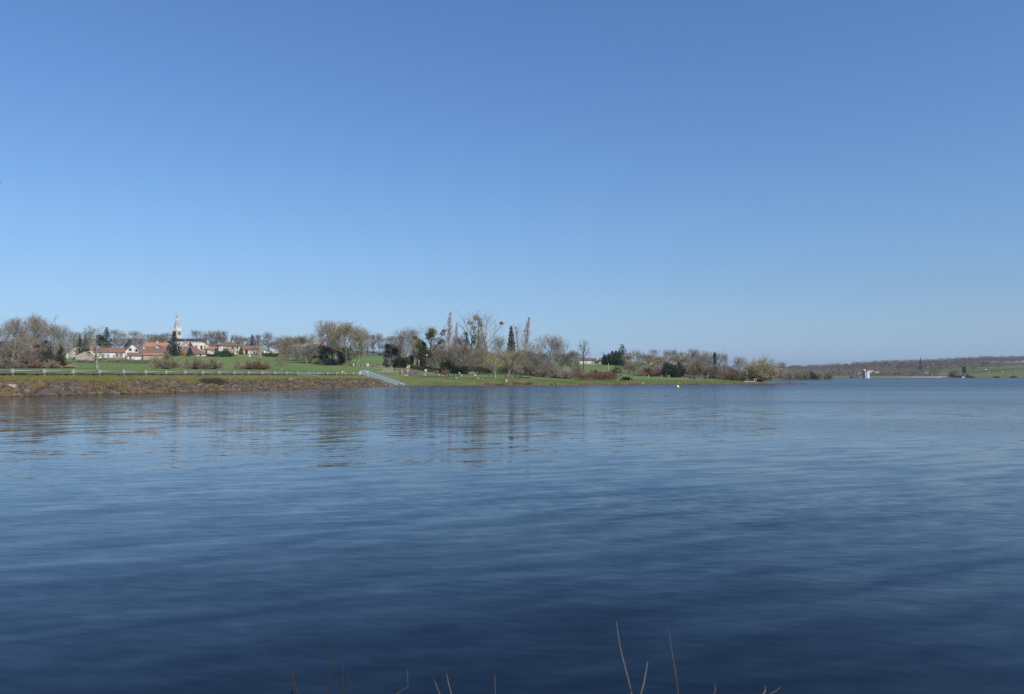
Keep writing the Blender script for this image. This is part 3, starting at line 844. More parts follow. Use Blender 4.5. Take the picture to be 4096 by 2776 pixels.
P_('umbrella', lambda: bare(17, 4, 1.8, .52, 12, 42, 40, n2=5, n3=4, ntw=6, tl=.6, tw=.03, up=-.06, prof='col', droop=.4, r0=.12, topfrac=.75), 'bark_pale', 'twig_olive')
P_('lichen', lambda: bare(18, 10, 6, .1, 18, -5, 66, n2=9, n3=7, ntw=11, tl=.9, wig=.26, r0=.4, stems=2), 'bark_pale', 'twig_brown')
P_('shrub_a', lambda: shrub(21), 'bark_grey', 'twig_brown')
P_('shrub_b', lambda: shrub(22, 4.5, 3.9, 54), 'bark_grey', 'twig_olive')
P_('shrub_c', lambda: shrub(23, 5.5, 3.2, 40, nb=12), 'bark_grey', 'twig_red')
P_('shrub_leafy', lambda: shrub(24, 4.6, 2.6, 34, nb=10, leaf=1900, lsize=.26), 'bark_dark', 'twig_red', 'leaf_red', 'leaves')
P_('willow', lambda: shrub(25, 6.5, 5.0, 110, nb=18, tw=.034, leaf=16000, lsize=.22), 'bark_grey', 'twig_olive', 'willow_leaf', 'catkins')
P_('small_leafy', lambda: _small_leafy(), 'bark_pale', 'twig_red', 'leaf_red', 'leaves')
P_('spruce', lambda: conifer(31), 'bark_dark', None, 'leaf_dark', 'needles')
P_('spruce_b', lambda: conifer(32, 15, 3.6, 28, 11, .03, .30, .0, .85, 34, .5), 'bark_dark', None, 'leaf_blue', 'needles')
P_('fir', lambda: conifer(33, 14, 3.8, 18, 9, .04, .12, .15, .8, 30, .5), 'bark_dark', None, 'leaf_dark', 'needles')
P_('cedar', lambda: conifer(34, 14, 4.2, 11, 8, .25, .02, .35, .7, 30, .5), 'bark_dark', None, 'leaf_dark', 'needles')
P_('evergreen', lambda: leafmass(41), 'bark_dark', None, 'leaf_green', 'leaves')
P_('evergreen_b', lambda: leafmass(42, 6, 3, 5200, .34, 'dome', 20), 'bark_dark', None, 'leaf_dark', 'leaves')
P_('cypress', lambda: leafmass(43, 7, 1.9, 5200, .34, 'column', 22, .08), 'bark_tan', None, 'leaf_cypress', 'leaves')
P_('ivied', lambda: leafmass(44, 10, 2.3, 6500, .30, 'egg', 44, .03), 'bark_dark', None, 'leaf_olive', 'ivy')
P_('pollard', lambda: pollard(51), 'bark_tan', 'twig_yellow')

def _small_leafy():
    b = bare(26, 6, 2.1, .26, 15, 25, 75, n2=5, n3=3, ntw=3, tl=.5, tw=.03, r0=.1)
    v = np.concatenate(b.tv).reshape(-1, 3, 3).mean(1)
    b.leaves(v[b.r.choice(len(v), 1500)] + b.r.normal(0, .1, (1500, 3)), .24)
    return b

def proto(kind):
    p = PROTO[kind]
    if p['done'] is None:
        b = p['fn'](); parts = []
        allv = []
        wm_ = b.wood_mesh('trunk'); parts.append(('trunk', wm_, p['bark']))
        if b.tv:
            parts.append(('crown', b.twig_mesh('crown'), p['twig'])); allv.append(np.concatenate(b.tv))
        if b.lv:
            nm = p['leafname'] if b.tv else 'crown'
            parts.append((nm, b.leaf_mesh(nm), p['leaf']))
            allv.append(np.concatenate(b.lv))
        a = np.concatenate(allv)
        q = np.percentile(a, [2, 98], axis=0)
        p['done'] = (parts, float(q[1][0] - q[0][0] + q[1][1] - q[0][1]) / 2, float(np.percentile(a[:, 2], 99.7)), float((q[1][0] + q[0][0]) / 2))
    return p['done']

_tr = random.Random(3)
def plant(kind, px, d, top, w, label, name='bare_tree', cat='tree', twig=None, bark=None, leaf=None, base=None, rz=None, group=None, depth=1.0):
    """a plant on bearing px at depth d whose top reaches photo row top and whose crown is w photo pixels wide"""
    parts, W, H, off = proto(kind)
    z0 = gz(px, d) if base is None else Zp(base, d)
    h = max(0.3, Zp(top, d) - z0)
    wid = w / F * d
    rz = _tr.uniform(-.5, .5) if rz is None else rz
    sx = wid / W
    t = thing(name, label, cat, (X(px, d), d, z0 - .05), rz, group)
    t.scale = (sx, sx * depth, h / H)
    for nm, me, mm in parts:
        use = bark if nm == 'trunk' else (twig if (nm == 'crown' and PROTO[kind]['twig']) else leaf)
        if len(me.materials) == 0: me.materials.append(M[mm])
        link(nm, me, t, use or mm)
    return t

# ------------------------------------------------------------------ buildings
def house(name, label, px0, px1, d, base, eave, ridge, depth, wall, roof, axis='x', turn=0.0, over=.45, hipf=.0,
          windows=(), chimneys=(), cat='house', wallcap=True, roof_label=None, gable_frac=0.5, group=None):
    """a house whose front spans photo columns px0..px1 at depth d; rows give base, eaves and ridge"""
    pxc = (px0 + px1) / 2; th = math.atan2(pxc - 2048, F)
    w = (px1 - px0) / F * d * math.cos(th)
    z0 = Zp(base, d); he = Zp(eave, d) - z0; hr = Zp(ridge, d) - z0
    r0 = thing(name, label, cat, (X(pxc, d) + math.sin(th) * depth / 2, d + depth / 2, z0), -th + turn, group)
    hw, hd = w / 2, depth / 2
    foot = -2.2
    b = MB()
    if axis == 'x':       # ridge along the front
        b.poly([(-hw, -hd, foot), (-hw, -hd, he), (-hw, 0, hr - .08), (-hw, hd, he), (-hw, hd, foot)] if hipf == 0 else
               [(-hw, -hd, foot), (-hw, -hd, he), (-hw, hd, he), (-hw, hd, foot)], (2 * hw, 0, 0))
    elif axis == 'y':     # gable to the front
        g = (gable_frac - .5) * 2 * hw
        b.poly([(-hw, -hd, foot), (hw, -hd, foot), (hw, -hd, he), (g, -hd, hr - .08), (-hw, -hd, he)], (0, 2 * hd, 0))
    else:                 # shed roof, low at the front
        b.poly([(-hw, -hd, foot), (-hw, -hd, he), (-hw, hd, hr), (-hw, hd, foot)], (2 * hw, 0, 0))
    wo = b.build('wall', wall, r0)
    b = MB(); t = .22
    if axis == 'x' and hipf == 0:
        k = over * (hr - he) / max(hd, .1)
        for s in (-1, 1):
            q = [(-hw - over * .6, s * (hd + over), he - k), (hw + over * .6, s * (hd + over), he - k), (hw + over * .6, 0, hr), (-hw - over * .6, 0, hr)]
            if s > 0: q.reverse()
            b.poly([(x, y, z + t) for x, y, z in q], (0, 0, -t))
    elif axis == 'x':
        e = hw * hipf; k = over * (hr - he) / max(hd, .1)
        a = [(-hw - over, -hd - over, he - k), (hw + over, -hd - over, he - k), (hw + over, hd + over, he - k), (-hw - over, hd + over, he - k)]
        r1, r2 = (-hw + e, 0, hr), (hw - e, 0, hr)
        i = len(b.v); b.v += a + [r1, r2] + [(x, y, z - .2) for x, y, z in a]
        b.f += [(i, i + 1, i + 5, i + 4), (i + 2, i + 3, i + 4, i + 5), (i + 1, i + 2, i + 5), (i + 3, i, i + 4), (i + 9, i + 8, i + 7, i + 6),
                (i, i + 6, i + 7, i + 1), (i + 1, i + 7, i + 8, i + 2), (i + 2, i + 8, i + 9, i + 3), (i + 3, i + 9, i + 6, i)]
    elif axis == 'y':
        for s in (-1, 1):
            run = hw - s * g; k = over * (hr - he) / max(run, .1)
            q = [(g, -hd - over, hr), (s * (hw + over), -hd - over, he - k), (s * (hw + over), hd + over, he - k), (g, hd + over, hr)]
            if s > 0: q.reverse()
            b.poly([(x, y, z + t) for x, y, z in q], (0, 0, -t))
    else:
        q = [(-hw - .3, -hd - over, he - .1), (hw + .3, -hd - over, he - .1), (hw + .3, hd + .2, hr), (-hw - .3, hd + .2, hr)]
        b.poly([(x, y, z + t) for x, y, z in q], (0, 0, -t))
    ro = b.build('roof', roof, r0)
    if roof_label: ro['label'] = roof_label
    for (cx, cy, ch, cm) in chimneys:
        c = MB().box((cx * hw, cy * hd, hr - .3 + ch / 2), (.8, .7, ch + .6)).box((cx * hw, cy * hd, hr + ch + .08), (.95, .85, .16))
        c.build('chimney', cm, ro)
    for (kind, u, v, ww, hh, m_) in windows:      # u: -1..1 along the front, v: height of the foot
        c = MB().box((u * hw, -hd - .02, v + hh / 2), (ww, .12, hh))
        wn = c.build('door' if kind == 'door' else 'window', m_, r0)
        if kind == 'win':
            MB().box((u * hw, -hd - .10, v - .06), (ww + .3, .16, .12)).build('sill', 'stone_pale', wn)
        if kind == 'shut':
            for s in (-1, 1):
                MB().box((u * hw + s * (ww * .78), -hd - .06, v + hh / 2), (ww * .5, .08, hh)).build('shutter', 'shutter_grey', wn)
    return r0

house('stone_house', 'pale stone gable with orange tiled roof and brick chimney beside a dark conifer', 268, 334, 475, 1420, 1402, 1380, 12, 'stone_pale', 'tile_orange', 'y', chimneys=((-.35, -.6, 1.4, 'tile_orange'),), gable_frac=1.0, turn=-.15)
house('stone_barn', 'low grey stone barn gable without openings, behind the lone ivied tree', 301, 378, 420, 1448, 1421, 1406, 14, 'stone_grey', 'tile_brown', 'y', gable_frac=.5, turn=-.05, over=.15)
house('long_house', 'long white house with red roof and narrow brown shutters', 372, 498, 448, 1434, 1408, 1391, 8, 'plaster_white', 'tile_red', 'x',
      windows=[('win', .45, .7, .7, 2.6, 'shutter_brown'), ('win', .56, .7, .7, 2.6, 'shutter_brown'), ('win', .70, .7, .7, 2.6, 'shutter_brown'), ('win', .82, .7, .7, 2.6, 'shutter_brown'),
               ('door', -.40, .1, 1.2, 2.4, 'shutter_grey'), ('door', -.05, .1, 1.2, 2.5, 'shutter_grey'), ('door', .30, 0, 1.1, 2.2, 'shutter_grey')])
house('farm_building', 'small orange roofed building half hidden behind the lone ivied tree', 338, 376, 500, 1412, 1398, 1383, 9, 'stone_pale', 'tile_orange', 'x')
house('gable_house', 'tall white gable house with two grey shuttered windows', 492, 557, 468, 1434, 1402, 1376, 16, 'plaster_white', 'tile_red', 'y', gable_frac=.42, turn=.12,
      windows=[('shut', -.42, 4.6, .95, 1.7, 'glass_dark'), ('shut', .36, 4.2, .95, 1.7, 'glass_dark')], over=.5)
house('long_farmhouse', 'long white farmhouse under a wide brown tiled roof', 556, 680, 455, 1424, 1408, 1391, 9, 'plaster_white', 'tile_brown', 'x', turn=.06,
      windows=[('win', -.50, .7, 1.0, 1.2, 'shutter_grey'), ('win', -.28, .7, 1.0, 1.2, 'shutter_grey'), ('win', -.16, .7, 1.0, 1.2, 'shutter_grey')], chimneys=((-.72, -.3, .1, 'plaster_white'),))
house('outbuilding', 'low white-ended outbuilding with brown tiles and one black window above a hedge', 508, 573, 436, 1442, 1422, 1411, 6, 'stone_pale', 'tile_brown', 'x', windows=[('win', -.62, .9, .75, 1.45, 'black_paint')])
house('lean_to', 'stone lean-to with bright orange roof against the long farmhouse', 572, 652, 437, 1444, 1420, 1411, 5, 'stone_rubble', 'tile_orange', 'shed')
house('orange_roof_house', 'broad house with weathered orange roof behind the white farmhouse', 572, 678, 525, 1400, 1385, 1368, 12, 'plaster_cream', 'tile_orange', 'x', hipf=.12, chimneys=((.05, -.2, .7, 'stone_pale'),))
house('small_gable_house', 'small white gable with brown roof in front of the broad orange roof', 624, 655, 492, 1400, 1390, 1382, 14, 'plaster_white', 'tile_brown', 'y', turn=-.25)
house('great_barn', 'large barn with sweeping brown hipped roof below the church', 712, 806, 480, 1428, 1408, 1384, 15, 'stone_rubble', 'tile_brown', 'x', hipf=.46)
house('long_barn', 'lower barn whose red-brown roof slopes down below the apse', 786, 878, 472, 1425, 1417, 1394, 16, 'stone_rubble', 'tile_red', 'y', gable_frac=.32, turn=.05)
house('whitewashed_shed', 'low whitewashed shed with dark door in front of the brown barns', 772, 822, 446, 1427, 1416, 1409, 6, 'plaster_white', 'tile_brown', 'x', turn=-.1,
      windows=[('door', .25, 0, .8, 1.5, 'door_dark'), ('win', -.75, .6, .9, .8, 'door_dark'), ('win', -.45, .3, .6, 1.0, 'timber_orange')])
house('side_gable_house', 'narrow pale house with dark sloping verge beside the apse', 820, 846, 535, 1402, 1388, 1373, 12, 'plaster_cream', 'tile_maroon', 'y', gable_frac=.1)
house('ochre_roof_house', 'low cream house with ochre roof between the apse and the hipped house', 828, 872, 468, 1416, 1398, 1387, 8, 'plaster_cream', 'tile_orange', 'x', windows=[('win', -.05, 1.6, .7, .8, 'glass_dark')])
house('maroon_roof_house', 'white house with maroon roof beside the hipped square house', 844, 872, 505, 1402, 1388, 1377, 10, 'plaster_white', 'tile_maroon', 'x', chimneys=((.8, .1, .6, 'stone_grey'),))
house('square_house', 'square two storey cream house with low hipped tile roof', 870, 956, 460, 1416, 1380, 1366, 12, 'plaster_cream', 'tile_brown', 'x', hipf=.55, over=.6, turn=.10,
      windows=[('shut', -.72, 3.1, 1.0, 1.6, 'plaster_white'), ('win', .30, 3.1, 1.0, 1.6, 'glass_dark'), ('win', .74, 3.1, .9, 1.5, 'glass_dark'), ('win', .74, .6, .9, 1.5, 'glass_dark')], chimneys=((.42, .2, .7, 'stone_pale'),))
house('red_roof_barn', 'long red roofed stone barn with dark doorways', 962, 1036, 470, 1416, 1398, 1383, 9, 'stone_pale', 'tile_red', 'x', turn=.05,
      windows=[('door', -.42, .1, 1.7, 2.3, 'door_dark'), ('door', .45, 0, .8, 1.6, 'door_dark')])
house('barn_gable', 'stone barn gable end behind a bare fruit tree', 1030, 1062, 466, 1418, 1401, 1386, 9, 'stone_grey', 'tile_brown', 'y', gable_frac=.35, over=.1)
house('hidden_house', 'peach house with orange roof half hidden by great bare trees', 1262, 1302, 480, 1412, 1381, 1366, 9, 'plaster_cream', 'tile_orange', 'x', hipf=.3, windows=[('win', -.3, 2.6, .9, 1.3, 'glass_dark'), ('win', .4, 2.6, .9, 1.3, 'glass_dark')])
house('hidden_cottage', 'small peach cottage glimpsed between bare branches', 1240, 1262, 470, 1415, 1385, 1376, 7, 'plaster_cream', 'tile_brown', 'x')
house('brick_cottage', 'brick cottage with brown roof behind the lichened trees', 1872, 1924, 300, 1488, 1453, 1438, 7, 'brick', 'tile_red', 'x', windows=[('win', .45, 2.6, 1.6, .9, 'plaster_cream'), ('door', .1, 0, .9, 2.1, 'timber_grey')])
house('hilltop_farm', 'low hilltop farm with red roofs and pale walls', 2318, 2384, 425, 1456, 1439, 1433, 8, 'stone_pale', 'tile_red', 'x', windows=[('win', .55, 1.1, .5, .6, 'glass_dark'), ('win', .8, 1.1, .5, .6, 'glass_dark'), ('win', .55, .2, .5, .6, 'glass_dark')])
house('hilltop_shed', 'small white shed between the hilltop farm and the grey barn', 2384, 2396, 424, 1455, 1446, 1442, 5, 'plaster_white', 'tile_brown', 'x')
house('hilltop_barn', 'square rubble barn with tan roof beside the green conifer screen', 2394, 2414, 418, 1456, 1440, 1431, 7, 'stone_grey', 'tile_brown', 'x', hipf=.35)
house('brown_roof_house', 'wide brown roofed house with peach walls behind reddish bushes', 2574, 2662, 480, 1462, 1441, 1428, 11, 'plaster_cream', 'tile_brown', 'x', windows=[('win', .10, 1.1, 1.2, 1.5, 'plaster_white'), ('door', .28, .2, 1.0, 1.9, 'glass_dark'), ('win', -.5, 1.2, 1., 1.2, 'glass_dark')])
house('far_brick_house', 'low brick roofed house among the row of pale bare trees', 2694, 2722, 500, 1458, 1444, 1436, 8, 'plaster_cream', 'tile_red', 'x')
house('terracotta_shed', 'small terracotta shed on the lawn past the caravan', 1140, 1152, 520, 1412, 1404, 1401, 4, 'orange_paint', 'tile_brown', 'x')
# across the lake
house('lake_house', 'white lakeside house with red roof behind the intake tower', 3470, 3502, 980, 1484, 1477, 1471, 12, 'plaster_white', 'tile_maroon', 'x')
house('lake_annex', 'low red roofed annexe with dark front next to the lakeside house', 3452, 3474, 990, 1485, 1479, 1474, 9, 'door_dark', 'tile_maroon', 'x')
house('lake_lodge', 'long low lodge with red roof stretching beside the lakeside house', 3500, 3518, 975, 1485, 1482, 1477, 8, 'plaster_white', 'tile_maroon', 'x')
house('boat_house', 'yellow gabled boathouse with white front and brown roof on the far shore', 3764, 3796, 790, 1507, 1500, 1493, 8, 'yellow_wall', 'tile_brown', 'x', windows=[('door', -.25, 0, 5.5, 1.7, 'white_paint')])
house('far_cottage', 'tiny white walled cottage among the far bare woods', 3594, 3607, 1000, 1481, 1477, 1473, 9, 'plaster_white', 'slate', 'x')
house('far_farmhouse', 'tiny pale long farmhouse low in the far bare woods', 3700, 3716, 960, 1487, 1483, 1481, 8, 'plaster_white', 'tile_brown', 'x')

# ------------------------------------------------------------------ church
def church():
    d = 560.; sca = d / F
    pxc = 766; th = math.atan2(pxc - 2048, F); cs = math.cos(th)
    z0 = Zp(1405, d)
    r0 = thing('church', 'pale stone village church with scaled spire and slate roof', 'church', (X(pxc, d), d, z0), -th)
    def u(px): return (px - pxc) * sca * cs
    def z(py): return Zp(py, d) - z0
    # nave with a rounded apse at its end
    x0, x1, x2 = u(708), u(800), u(822)
    he, hr = z(1366), z(1355)
    hd = (x2 - x1) * .95
    b = MB()
    pts = [(x0, -hd), (x1, -hd)] + [(x1 + (x2 - x1) * math.sin(a), -hd * math.cos(a)) for a in (.45, .9, 1.35, 1.8, 2.25, 2.7)] + [(x1, hd), (x0, hd)]
    n = len(pts); b.v += [(x, y, -2) for x, y in pts] + [(x, y, he) for x, y in pts]
    for i in range(n): b.f.append((i, (i + 1) % n, n + (i + 1) % n, n + i))
    b.f.append(tuple(range(n, 2 * n)))
    b.build('nave_wall', 'stone_pale', r0)
    b = MB()
    for zz, o in ((z(1383), .22), (he - .55, .4)):
        i0 = len(b.v); o_ = o
        q = [(x + (o_ if x > x1 + .1 else 0), y + math.copysign(o_, y)) for x, y in pts]
        b.v += [(x, y, zz) for x, y in q] + [(x, y, zz + .5) for x, y in q]
        for i in range(n): b.f.append((i0 + i, i0 + (i + 1) % n, i0 + n + (i + 1) % n, i0 + n + i))
        b.f.append(tuple(i0 + n + i for i in range(n))); b.f.append(tuple(i0 + i for i in range(n - 1, -1, -1)))
    b.build('cornice', 'stone_pale', r0)
    b = MB(); o = .7
    q = [(x + (o if x > x1 + .1 else 0), y + math.copysign(o, y)) for x, y in pts]
    m0 = len(b.v); b.v += [(x, y, he) for x, y in q] + [(x0, 0, hr), (x1 + .5, 0, hr)]
    A, B = m0 + n, m0 + n + 1
    b.f.append((m0, m0 + 1, B, A)); b.f.append((m0 + n - 2, m0 + n - 1, A, B))
    for i in range(1, n - 2): b.f.append((m0 + i, m0 + i + 1, B))
    b.f.append((m0 + n - 1, m0, A)); b.f.append(tuple(m0 + i for i in range(n - 1, -1, -1)))
    b.build('nave_roof', 'slate', r0)
    # buttresses and round-headed windows of the nave and apse
    for px in (722, 778, 790):
        MB().box((u(px), -hd - .35, he / 2 - 1.2), (.9, .9, he - 1.4 + 2)).build('buttress', 'stone_pale', r0)
    def arch(name, w, h, m, c, rz, parent):
        p = [(-w / 2, 0, 0), (w / 2, 0, 0), (w / 2, 0, h - w / 2)] + [(w / 2 * math.cos(a), 0, h - w / 2 + w / 2 * math.sin(a)) for a in (.6, 1.2, 1.57, 1.95, 2.55)] + [(-w / 2, 0, h - w / 2)]
        k = math.cos(rz), math.sin(rz)
        P2 = [(c[0] + x * k[0] - y * k[1], c[1] + x * k[1] + y * k[0], c[2] + zz) for x, y, zz in p]
        return MB().poly(P2, (.14 * math.sin(rz), -.14 * math.cos(rz), 0)).build(name, m, parent)
    def window(c, rz, w=1.0, h=2.6):
        s = (math.sin(rz), -math.cos(rz))
        a = arch('window', w + .7, h + .45, 'stone_grey', (c[0], c[1], c[2] - .1), rz, r0)
        arch('pane', w, h, 'glass_dark', (c[0] + s[0] * .18, c[1] + s[1] * .18, c[2]), rz, a)
    window((u(784), -hd, z(1396)), 0); window((u(716), -hd, z(1396)), 0, .9, 2.4)
    window((x1 + (x2 - x1) * math.sin(.45) * .55, -hd * .985, z(1397)), .22)
    window((x1 + (x2 - x1) * .90, -hd * .5, z(1397)), 1.05)
    # side chapel: gable to the lake, slate roof
    g0, g1 = u(727), u(757); gm = (g0 + g1) / 2; yb = -hd - 5.0
    b = MB(); ge, gr = z(1383), z(1369)
    b.poly([(g0, yb, -2), (g1, yb, -2), (g1, yb, ge), (gm, yb, gr), (g0, yb, ge)], (0, 5.4, 0)); b.build('chapel_wall', 'stone_grey', r0)
    b = MB()
    for s, e in ((-1, g0), (1, g1)):
        qq = [(gm, yb + .5, gr + .1), (e + s * .5, yb + .5, ge - .3), (e + s * .5, -hd + .2, ge - .3), (gm, -hd + .2, gr + .1)]
        if s > 0: qq.reverse()
        b.poly([(x, y, zz + .2) for x, y, zz in qq], (0, 0, -.2))
    b.build('chapel_roof', 'slate', r0)
    b = MB().box((gm, yb + .25, gr + .8), (.18, .3, 1.7)).box((gm, yb + .25, gr + 1.1), (.9, .3, .18)); b.build('gable_cross', 'stone_pale', r0)
    arch('window', 1.0, 2.4, 'plaster_cream', (gm + .3, yb - .01, z(1391)), 0, r0)
    g2 = MB().poly([(g1, yb + 1.5, -2), (u(772), yb + 1.5, -2), (u(772), yb + 1.5, z(1388)), (g1, yb + 1.5, z(1388))], (0, 4, 0)); g2.build('vestry_wall', 'stone_pale', r0)
    MB().poly([(g1, yb + 1.1, z(1388)), (u(773), yb + 1.1, z(1388)), (u(764), -hd, z(1372)), (g1, -hd, z(1372))], (0, 0, .2)).build('vestry_roof', 'slate', r0)
    # tower turned a quarter so that one corner faces the lake
    tx, ty = u(707.5), 3.5; rot = R(45); hw = (726 - 689) * sca * cs / 2 / math.sqrt(2) / 1.0
    q2 = math.sqrt(2)
    b = MB().lathe([(hw * q2, -2), (hw * q2, z(1349)), (hw * q2 * 1.07, z(1348)), (hw * q2 * 1.07, z(1345.5)), (hw * q2 * .97, z(1345)), (hw * q2 * .97, z(1324))], 4, (tx, ty, 0), R(-90))
    b.build('tower_wall', 'stone_pale', r0)
    MB().lathe([(hw * q2 * 1.08, z(1324)), (hw * q2 * 1.10, z(1322)), (hw * q2 * 1.0, z(1320.5))], 4, (tx, ty, 0), R(-90)).build('tower_cornice', 'stone_pale', r0)
    for ang in (R(45), R(-45)):
        for k in (-1, 0, 1):
            s = (math.sin(ang), -math.cos(ang)); t_ = (math.cos(ang), math.sin(ang)); hh = hw * .97
            c = (tx + s[0] * hh + t_[0] * k * hw * .48, ty + s[1] * hh + t_[1] * k * hw * .48, z(1341))
            arch('belfry_opening', hw * .30, z(1327) - z(1341), 'door_dark', c, ang, r0)
    # spire: broaches on the square, then a curved stone bell, lantern, cone and cross
    zb = z(1320.5); H = z(1281) - zb; rr = hw * q2
    prof = [(.93, 0), (.90, .16), (.84, .34), (.72, .56), (.55, .78), (.36, .93), (.24, 1.0)]
    MB().lathe([(rr * .71 * a, zb + H * t) for a, t in prof], 12, (tx, ty, 0)).build('spire', 'spire_stone', r0, smooth=False)
    b = MB()
    for k in range(4):
        a = R(-90 + 90 * k); i = len(b.v)
        c, s_ = math.cos(a), math.sin(a)
        b.v += [(tx + c * rr, ty + s_ * rr, zb), (tx + c * rr * .45 - s_ * rr * .52, ty + s_ * rr * .45 + c * rr * .52, zb), (tx + c * rr * .45 + s_ * rr * .52, ty + s_ * rr * .45 - c * rr * .52, zb), (tx + c * rr * .66, ty + s_ * rr * .66, zb + H * .52)]
        b.f += [(i, i + 1, i + 3), (i + 2, i, i + 3), (i + 1, i + 2, i + 3), (i, i + 2, i + 1)]
    b.build('spire_broach', 'stone_pale', r0)
    zl = z(1281); b = MB().lathe([(rr * .22, zl - .1), (rr * .22, zl + .5), (rr * .14, zl + .55), (rr * .14, z(1270.5))], 8, (tx, ty, 0))
    for k in range(8):
        a = k * math.pi / 4; b.box((tx + rr * .20 * math.cos(a), ty + rr * .20 * math.sin(a), (zl + z(1270.5)) / 2 + .2), (.22, .22, z(1270.5) - zl - .4))
    b.build('lantern', 'stone_pale', r0)
    MB().lathe([(rr * .27, z(1270.5)), (rr * .25, z(1269)), (rr * .14, z(1262)), (.08, z(1256.5))], 8, (tx, ty, 0)).build('spire_tip', 'stone_grey', r0)
    zc = z(1256.8); MB().box((tx, ty, zc + .7), (.14, .14, 1.5)).box((tx, ty, zc + .85), (.7, .14, .14)).build('cross', 'stone_grey', r0)
church()

# walls, wood store, vehicles in the village
def strip_wall(name, label, pts, h, m, thick=.4, cap=None, cat='wall'):
    P = [Vector((X(px, d), d, gz(px, d) if b is None else Zp(b, d))) for px, d, b in pts]
    r0 = thing(name, label, cat, P[0])
    b = MB(); c = MB()
    for p, q in zip(P[:-1], P[1:]):
        a_ = p - P[0]; e = q - P[0]; t = (e - a_); nrm = Vector((-t.y, t.x, 0)).normalized() * thick / 2
        b.poly([tuple(a_ - nrm + Vector((0, 0, -.8))), tuple(e - nrm + Vector((0, 0, -.8))), tuple(e - nrm + Vector((0, 0, h))), tuple(a_ - nrm + Vector((0, 0, h)))], tuple(nrm * 2))
        n2 = nrm * 1.25
        c.poly([tuple(a_ - n2 + Vector((0, 0, h))), tuple(e - n2 + Vector((0, 0, h))), tuple(e - n2 + Vector((0, 0, h + .16))), tuple(a_ - n2 + Vector((0, 0, h + .16)))], tuple(n2 * 2))
    b.build('masonry', m, r0)
    if cap: c.build('coping', cap, r0)
    return r0
strip_wall('garden_wall', 'long low garden wall with pale coping below the red roofed barn', [(952, 443, 1426), (1000, 440, 1427), (1046, 437, 1428)], .9, 'stone_rubble', cap='plaster_cream')
strip_wall('brick_wall', 'brick garden wall with pale coping below the terracotta shed', [(1112, 428, 1432), (1168, 424, 1433)], 1.1, 'brick', cap='stone_pale')
strip_wall('farm_wall', 'low pale wall in front of the hilltop farm', [(2328, 418, 1456), (2408, 412, 1458)], .35, 'stone_pale')
strip_wall('rubble_wall', 'pink rubble yard wall below the white long house', [(438, 432, 1442), (500, 430, 1443)], 1.2, 'stone_rubble')
w = thing('log_stack', 'orange stack of sawn logs beside the great barn', 'log stack', (X(733, 452), 452, Zp(1427, 452)))
for k in range(4):
    b = MB()
    for i in range(13):
        for j in range(2):
            zz = .25 + (k * 2 + j) * .33; xx = -2.0 + i * .34 + (j % 2) * .17
            b.tube([(xx, 0, zz), (xx, 1.2, zz)], .165, 6)
    b.build('log_layer', 'timber_orange', w)
MB().box((-2.45, .6, 1.0), (.12, 1.0, 2.6)).build('stake', 'timber_pale', w); MB().box((2.75, .6, 1.0), (.12, 1.0, 2.6)).build('stake', 'timber_pale', w)

def caravan():
    r0 = thing('caravan', 'white touring caravan parked behind the garden hedge', 'caravan', (X(1097, 470), 470, Zp(1415, 470)), .35)
    p = [(-2.6, 0.5), (2.3, .5), (2.7, 1.2), (2.3, 2.45), (-2.2, 2.6), (-2.7, 1.6)]
    MB().poly([(x, -1.1, z) for x, z in p], (0, 2.2, 0)).build('body', 'white_paint', r0)
    for x in (-1.5, .2, 1.6): MB().box((x, -1.12, 1.75), (.9, .06, .55)).build('window', 'glass_dark', r0)
    MB().tube([(-.2, -1.15, .36), (-.2, -.95, .36)], .34, 10).build('wheel', 'black_rubber', r0)
    MB().tube([(2.3, 0, .5), (3.6, 0, .45)], .06, 5).build('drawbar', 'galvanised', r0)
caravan()
def van():
    r0 = thing('parked_van', 'small white van parked beside the barn gable', 'van', (X(1063, 462), 462, Zp(1416, 462)), .9)
    p = [(-1.9, .4), (1.9, .4), (2.0, 1.0), (1.2, 1.2), (.8, 1.85), (-1.9, 1.9)]
    MB().poly([(x, -.85, z) for x, z in p], (0, 1.7, 0)).build('body', 'white_paint', r0)
    MB().box((.55, -.86, 1.45), (.7, .05, .4)).build('window', 'glass_dark', r0)
    for x in (-1.2, 1.2): MB().tube([(x, -.9, .32), (x, -.7, .32)], .32, 10).build('wheel', 'black_rubber', r0)
van()
def trough(px, d, base, label, name, cat, m, s=(1.0, .8, 1.3)):
    r0 = thing(name, label, cat, (X(px, d), d, Zp(base, d)))
    MB().lathe([(s[0] * .48, .12), (s[0] * .5, .2), (s[0] * .5, s[2]), (s[0] * .3, s[2] + .12)], 12).build('tank', m, r0)
    MB().box((0, 0, .06), (s[0] * .9, s[1], .14)).build('pallet', 'timber_dark', r0)
trough(998, 428, 1428.5, 'white water tank standing by the garden wall', 'water_tank', 'tank', 'white_paint')

